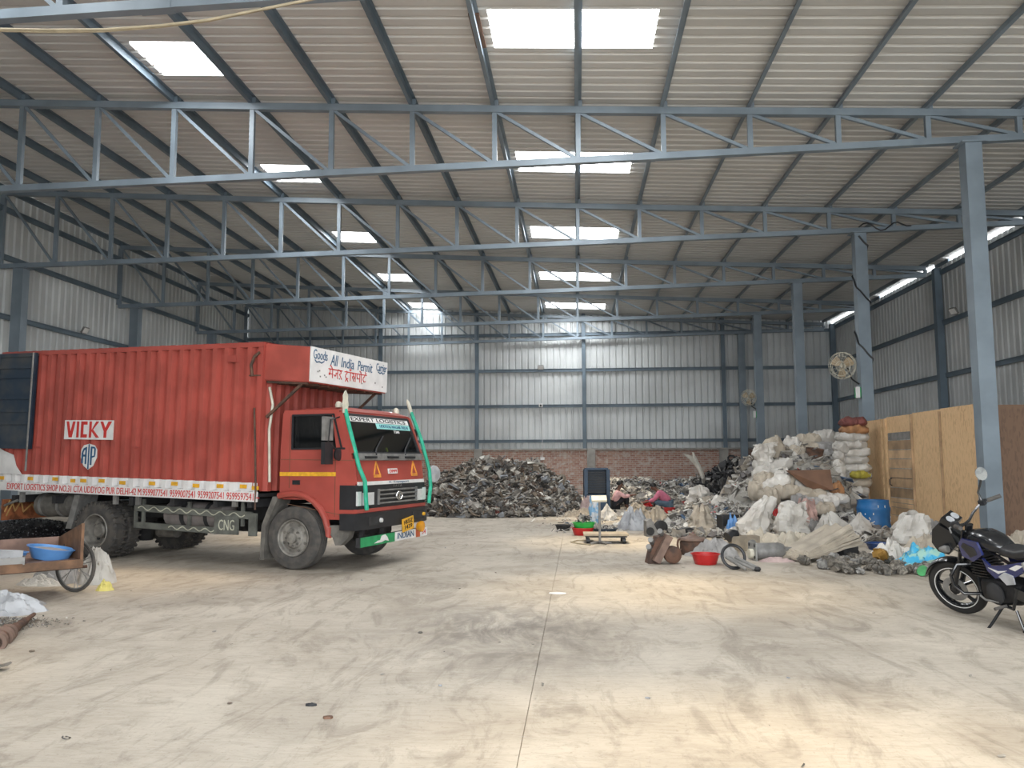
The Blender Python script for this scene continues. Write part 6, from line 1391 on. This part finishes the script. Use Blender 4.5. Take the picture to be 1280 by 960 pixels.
loft([(-.76, .78, .07, .035, .7), (-.84, .775, .12, .05, .7), (-1.02, .765, .14, .05, .7), (-1.14, .79, .14, .055, .7), (-1.30, .83, .13, .05, .7), (-1.44, .85, .10, .035, .7), (-1.50, .85, .06, .02, .7)]).build('seat', M_seat, bike, 60)
MB().tube([(-1.35, .14, .82), (-1.5, .14, .92), (-1.62, .09, .93), (-1.62, -.09, .93), (-1.5, -.14, .92), (-1.35, -.14, .82)], .014, 8).build('grab_rail', M_bblk, bike)
MB().box((-1.6, 0, .80), (.05, .16, .07)).build('tail_lamp', M_tubred, bike, 5)
vs = []
mb = MB(); mb.tube([(-1.27+.34*math.cos(math.radians(a)), 0, .30+.34*math.sin(math.radians(a))) for a in range(60, 181, 15)], .055, 8, flat=.3); mb.build('rear_mudguard', M_bblk, bike)
# engine
e_ = loft([(-.44, .36, .08, .08, .6), (-.50, .37, .13, .13, .6), (-.70, .37, .14, .14, .6), (-.88, .38, .12, .12, .6), (-.94, .40, .07, .07, .6)]).build('engine', M_eng, bike, 40)
for k in range(7): MB().box((-.50+.006*k, 0, .50+.028*k), (.20, .22, .012)).build('cooling_fin', M_eng, e_, 0)
MB().box((-.47, 0, .71), (.16, .16, .05)).build('cylinder_head', M_eng, e_, 5)
MB().lathe([(0, 0), (.10, 0), (.105, .02), (.07, .04), (0, .045)], 24, TR(-.70, .14, .37, -PI/2)).build('clutch_cover', M_dgrey, e_)
MB().prism([(-.80, .55), (-.88, .60), (-.98, .58), (-.98, .50), (-.88, .48)], -.008, .008, frame((0, .15, 0), (1, 0, 0), (0, 0, 1))).build('sticker_plate', M_cloud, bike, 0)
mb = MB(); mb.tube([(-.46, -.03, .62), (-.36, -.07, .50), (-.40, -.10, .25), (-.9, -.14, .24), (-1.1, -.17, .30)], .022, 8); mb.tube([(-1.05, -.17, .28), (-1.15, -.18, .32), (-1.6, -.2, .44), (-1.62, -.2, .445)], [.03, .05, .055, .04], 12); mb.build('exhaust', M_grey, bike)
mb = MB(); mb.prism([(-.92, .35), (-.92, .45), (-1.3, .37), (-1.36, .30), (-1.3, .24), (-1.2, .26)], .0, .03, frame((0, .12, 0), (1, 0, 0), (0, 0, 1)) ); mb.build('chain_case', M_bblk, bike, 10)
for s in (-1, 1): MB().cyl((-1.22, s*.13, .36), (-1.12, s*.13, .72), .022, 10).build('shock_absorber', M_grey, bike)
for k in range(9): MB().tube([(-1.21+.009*k+.032*math.cos(a), .13+.032*math.sin(a), .41+.028*k) for a in [2*PI*q/10 for q in range(10)]], .006, 5, True).build('spring_coil', M_bblk, bike)
mb = MB()
for s in (-1, 1): mb.tube([(-.40, s*.07, .60), (-.34, s*.22, .62), (-.30, s*.28, .52), (-.31, s*.28, .42), (-.38, s*.24, .34), (-.45, s*.11, .32)], .018, 8)
mb.islands('crash_guard', M_bblk, bike)

for k, y in enumerate((.03, -.04, .06)): MB().tube([(-.34, y, 1.0), (-.18, y*2.5, .95), (-.20, y*2.2, .75), (-.38, y, .66)], .006, 5).build('control_cable', M_black, bike)
for s in (-1, 1): MB().cyl((-.78, s*.13, .26), (-.78, s*.26, .26), .016, 8).build('foot_peg', M_rubber, bike)
MB().tube([(-.74, .17, .30), (-.6, .19, .30), (-.55, .2, .34)], .010, 6).build('gear_lever', M_grey, bike)
mb = MB(); mb.tube([(-.72, .12, .24), (-.66, .22, .10), (-.62, .29, .012)], .014, 8); mb.bar((-.64, .27, .008), (-.60, .33, .008), .05, .014); mb.build('side_stand', M_bblk, bike)
mb = MB(); mb.tube([(-.86, .1, .22), (-.96, .15, .06), (-.95, .15, .05)], .013, 8); mb.tube([(-.86, -.1, .22), (-.96, -.15, .06), (-.95, -.15, .05)], .013, 8); mb.tube([(-.96, -.15, .06), (-.96, .15, .06)], .011, 8); mb.build('centre_stand', M_bblk, bike)
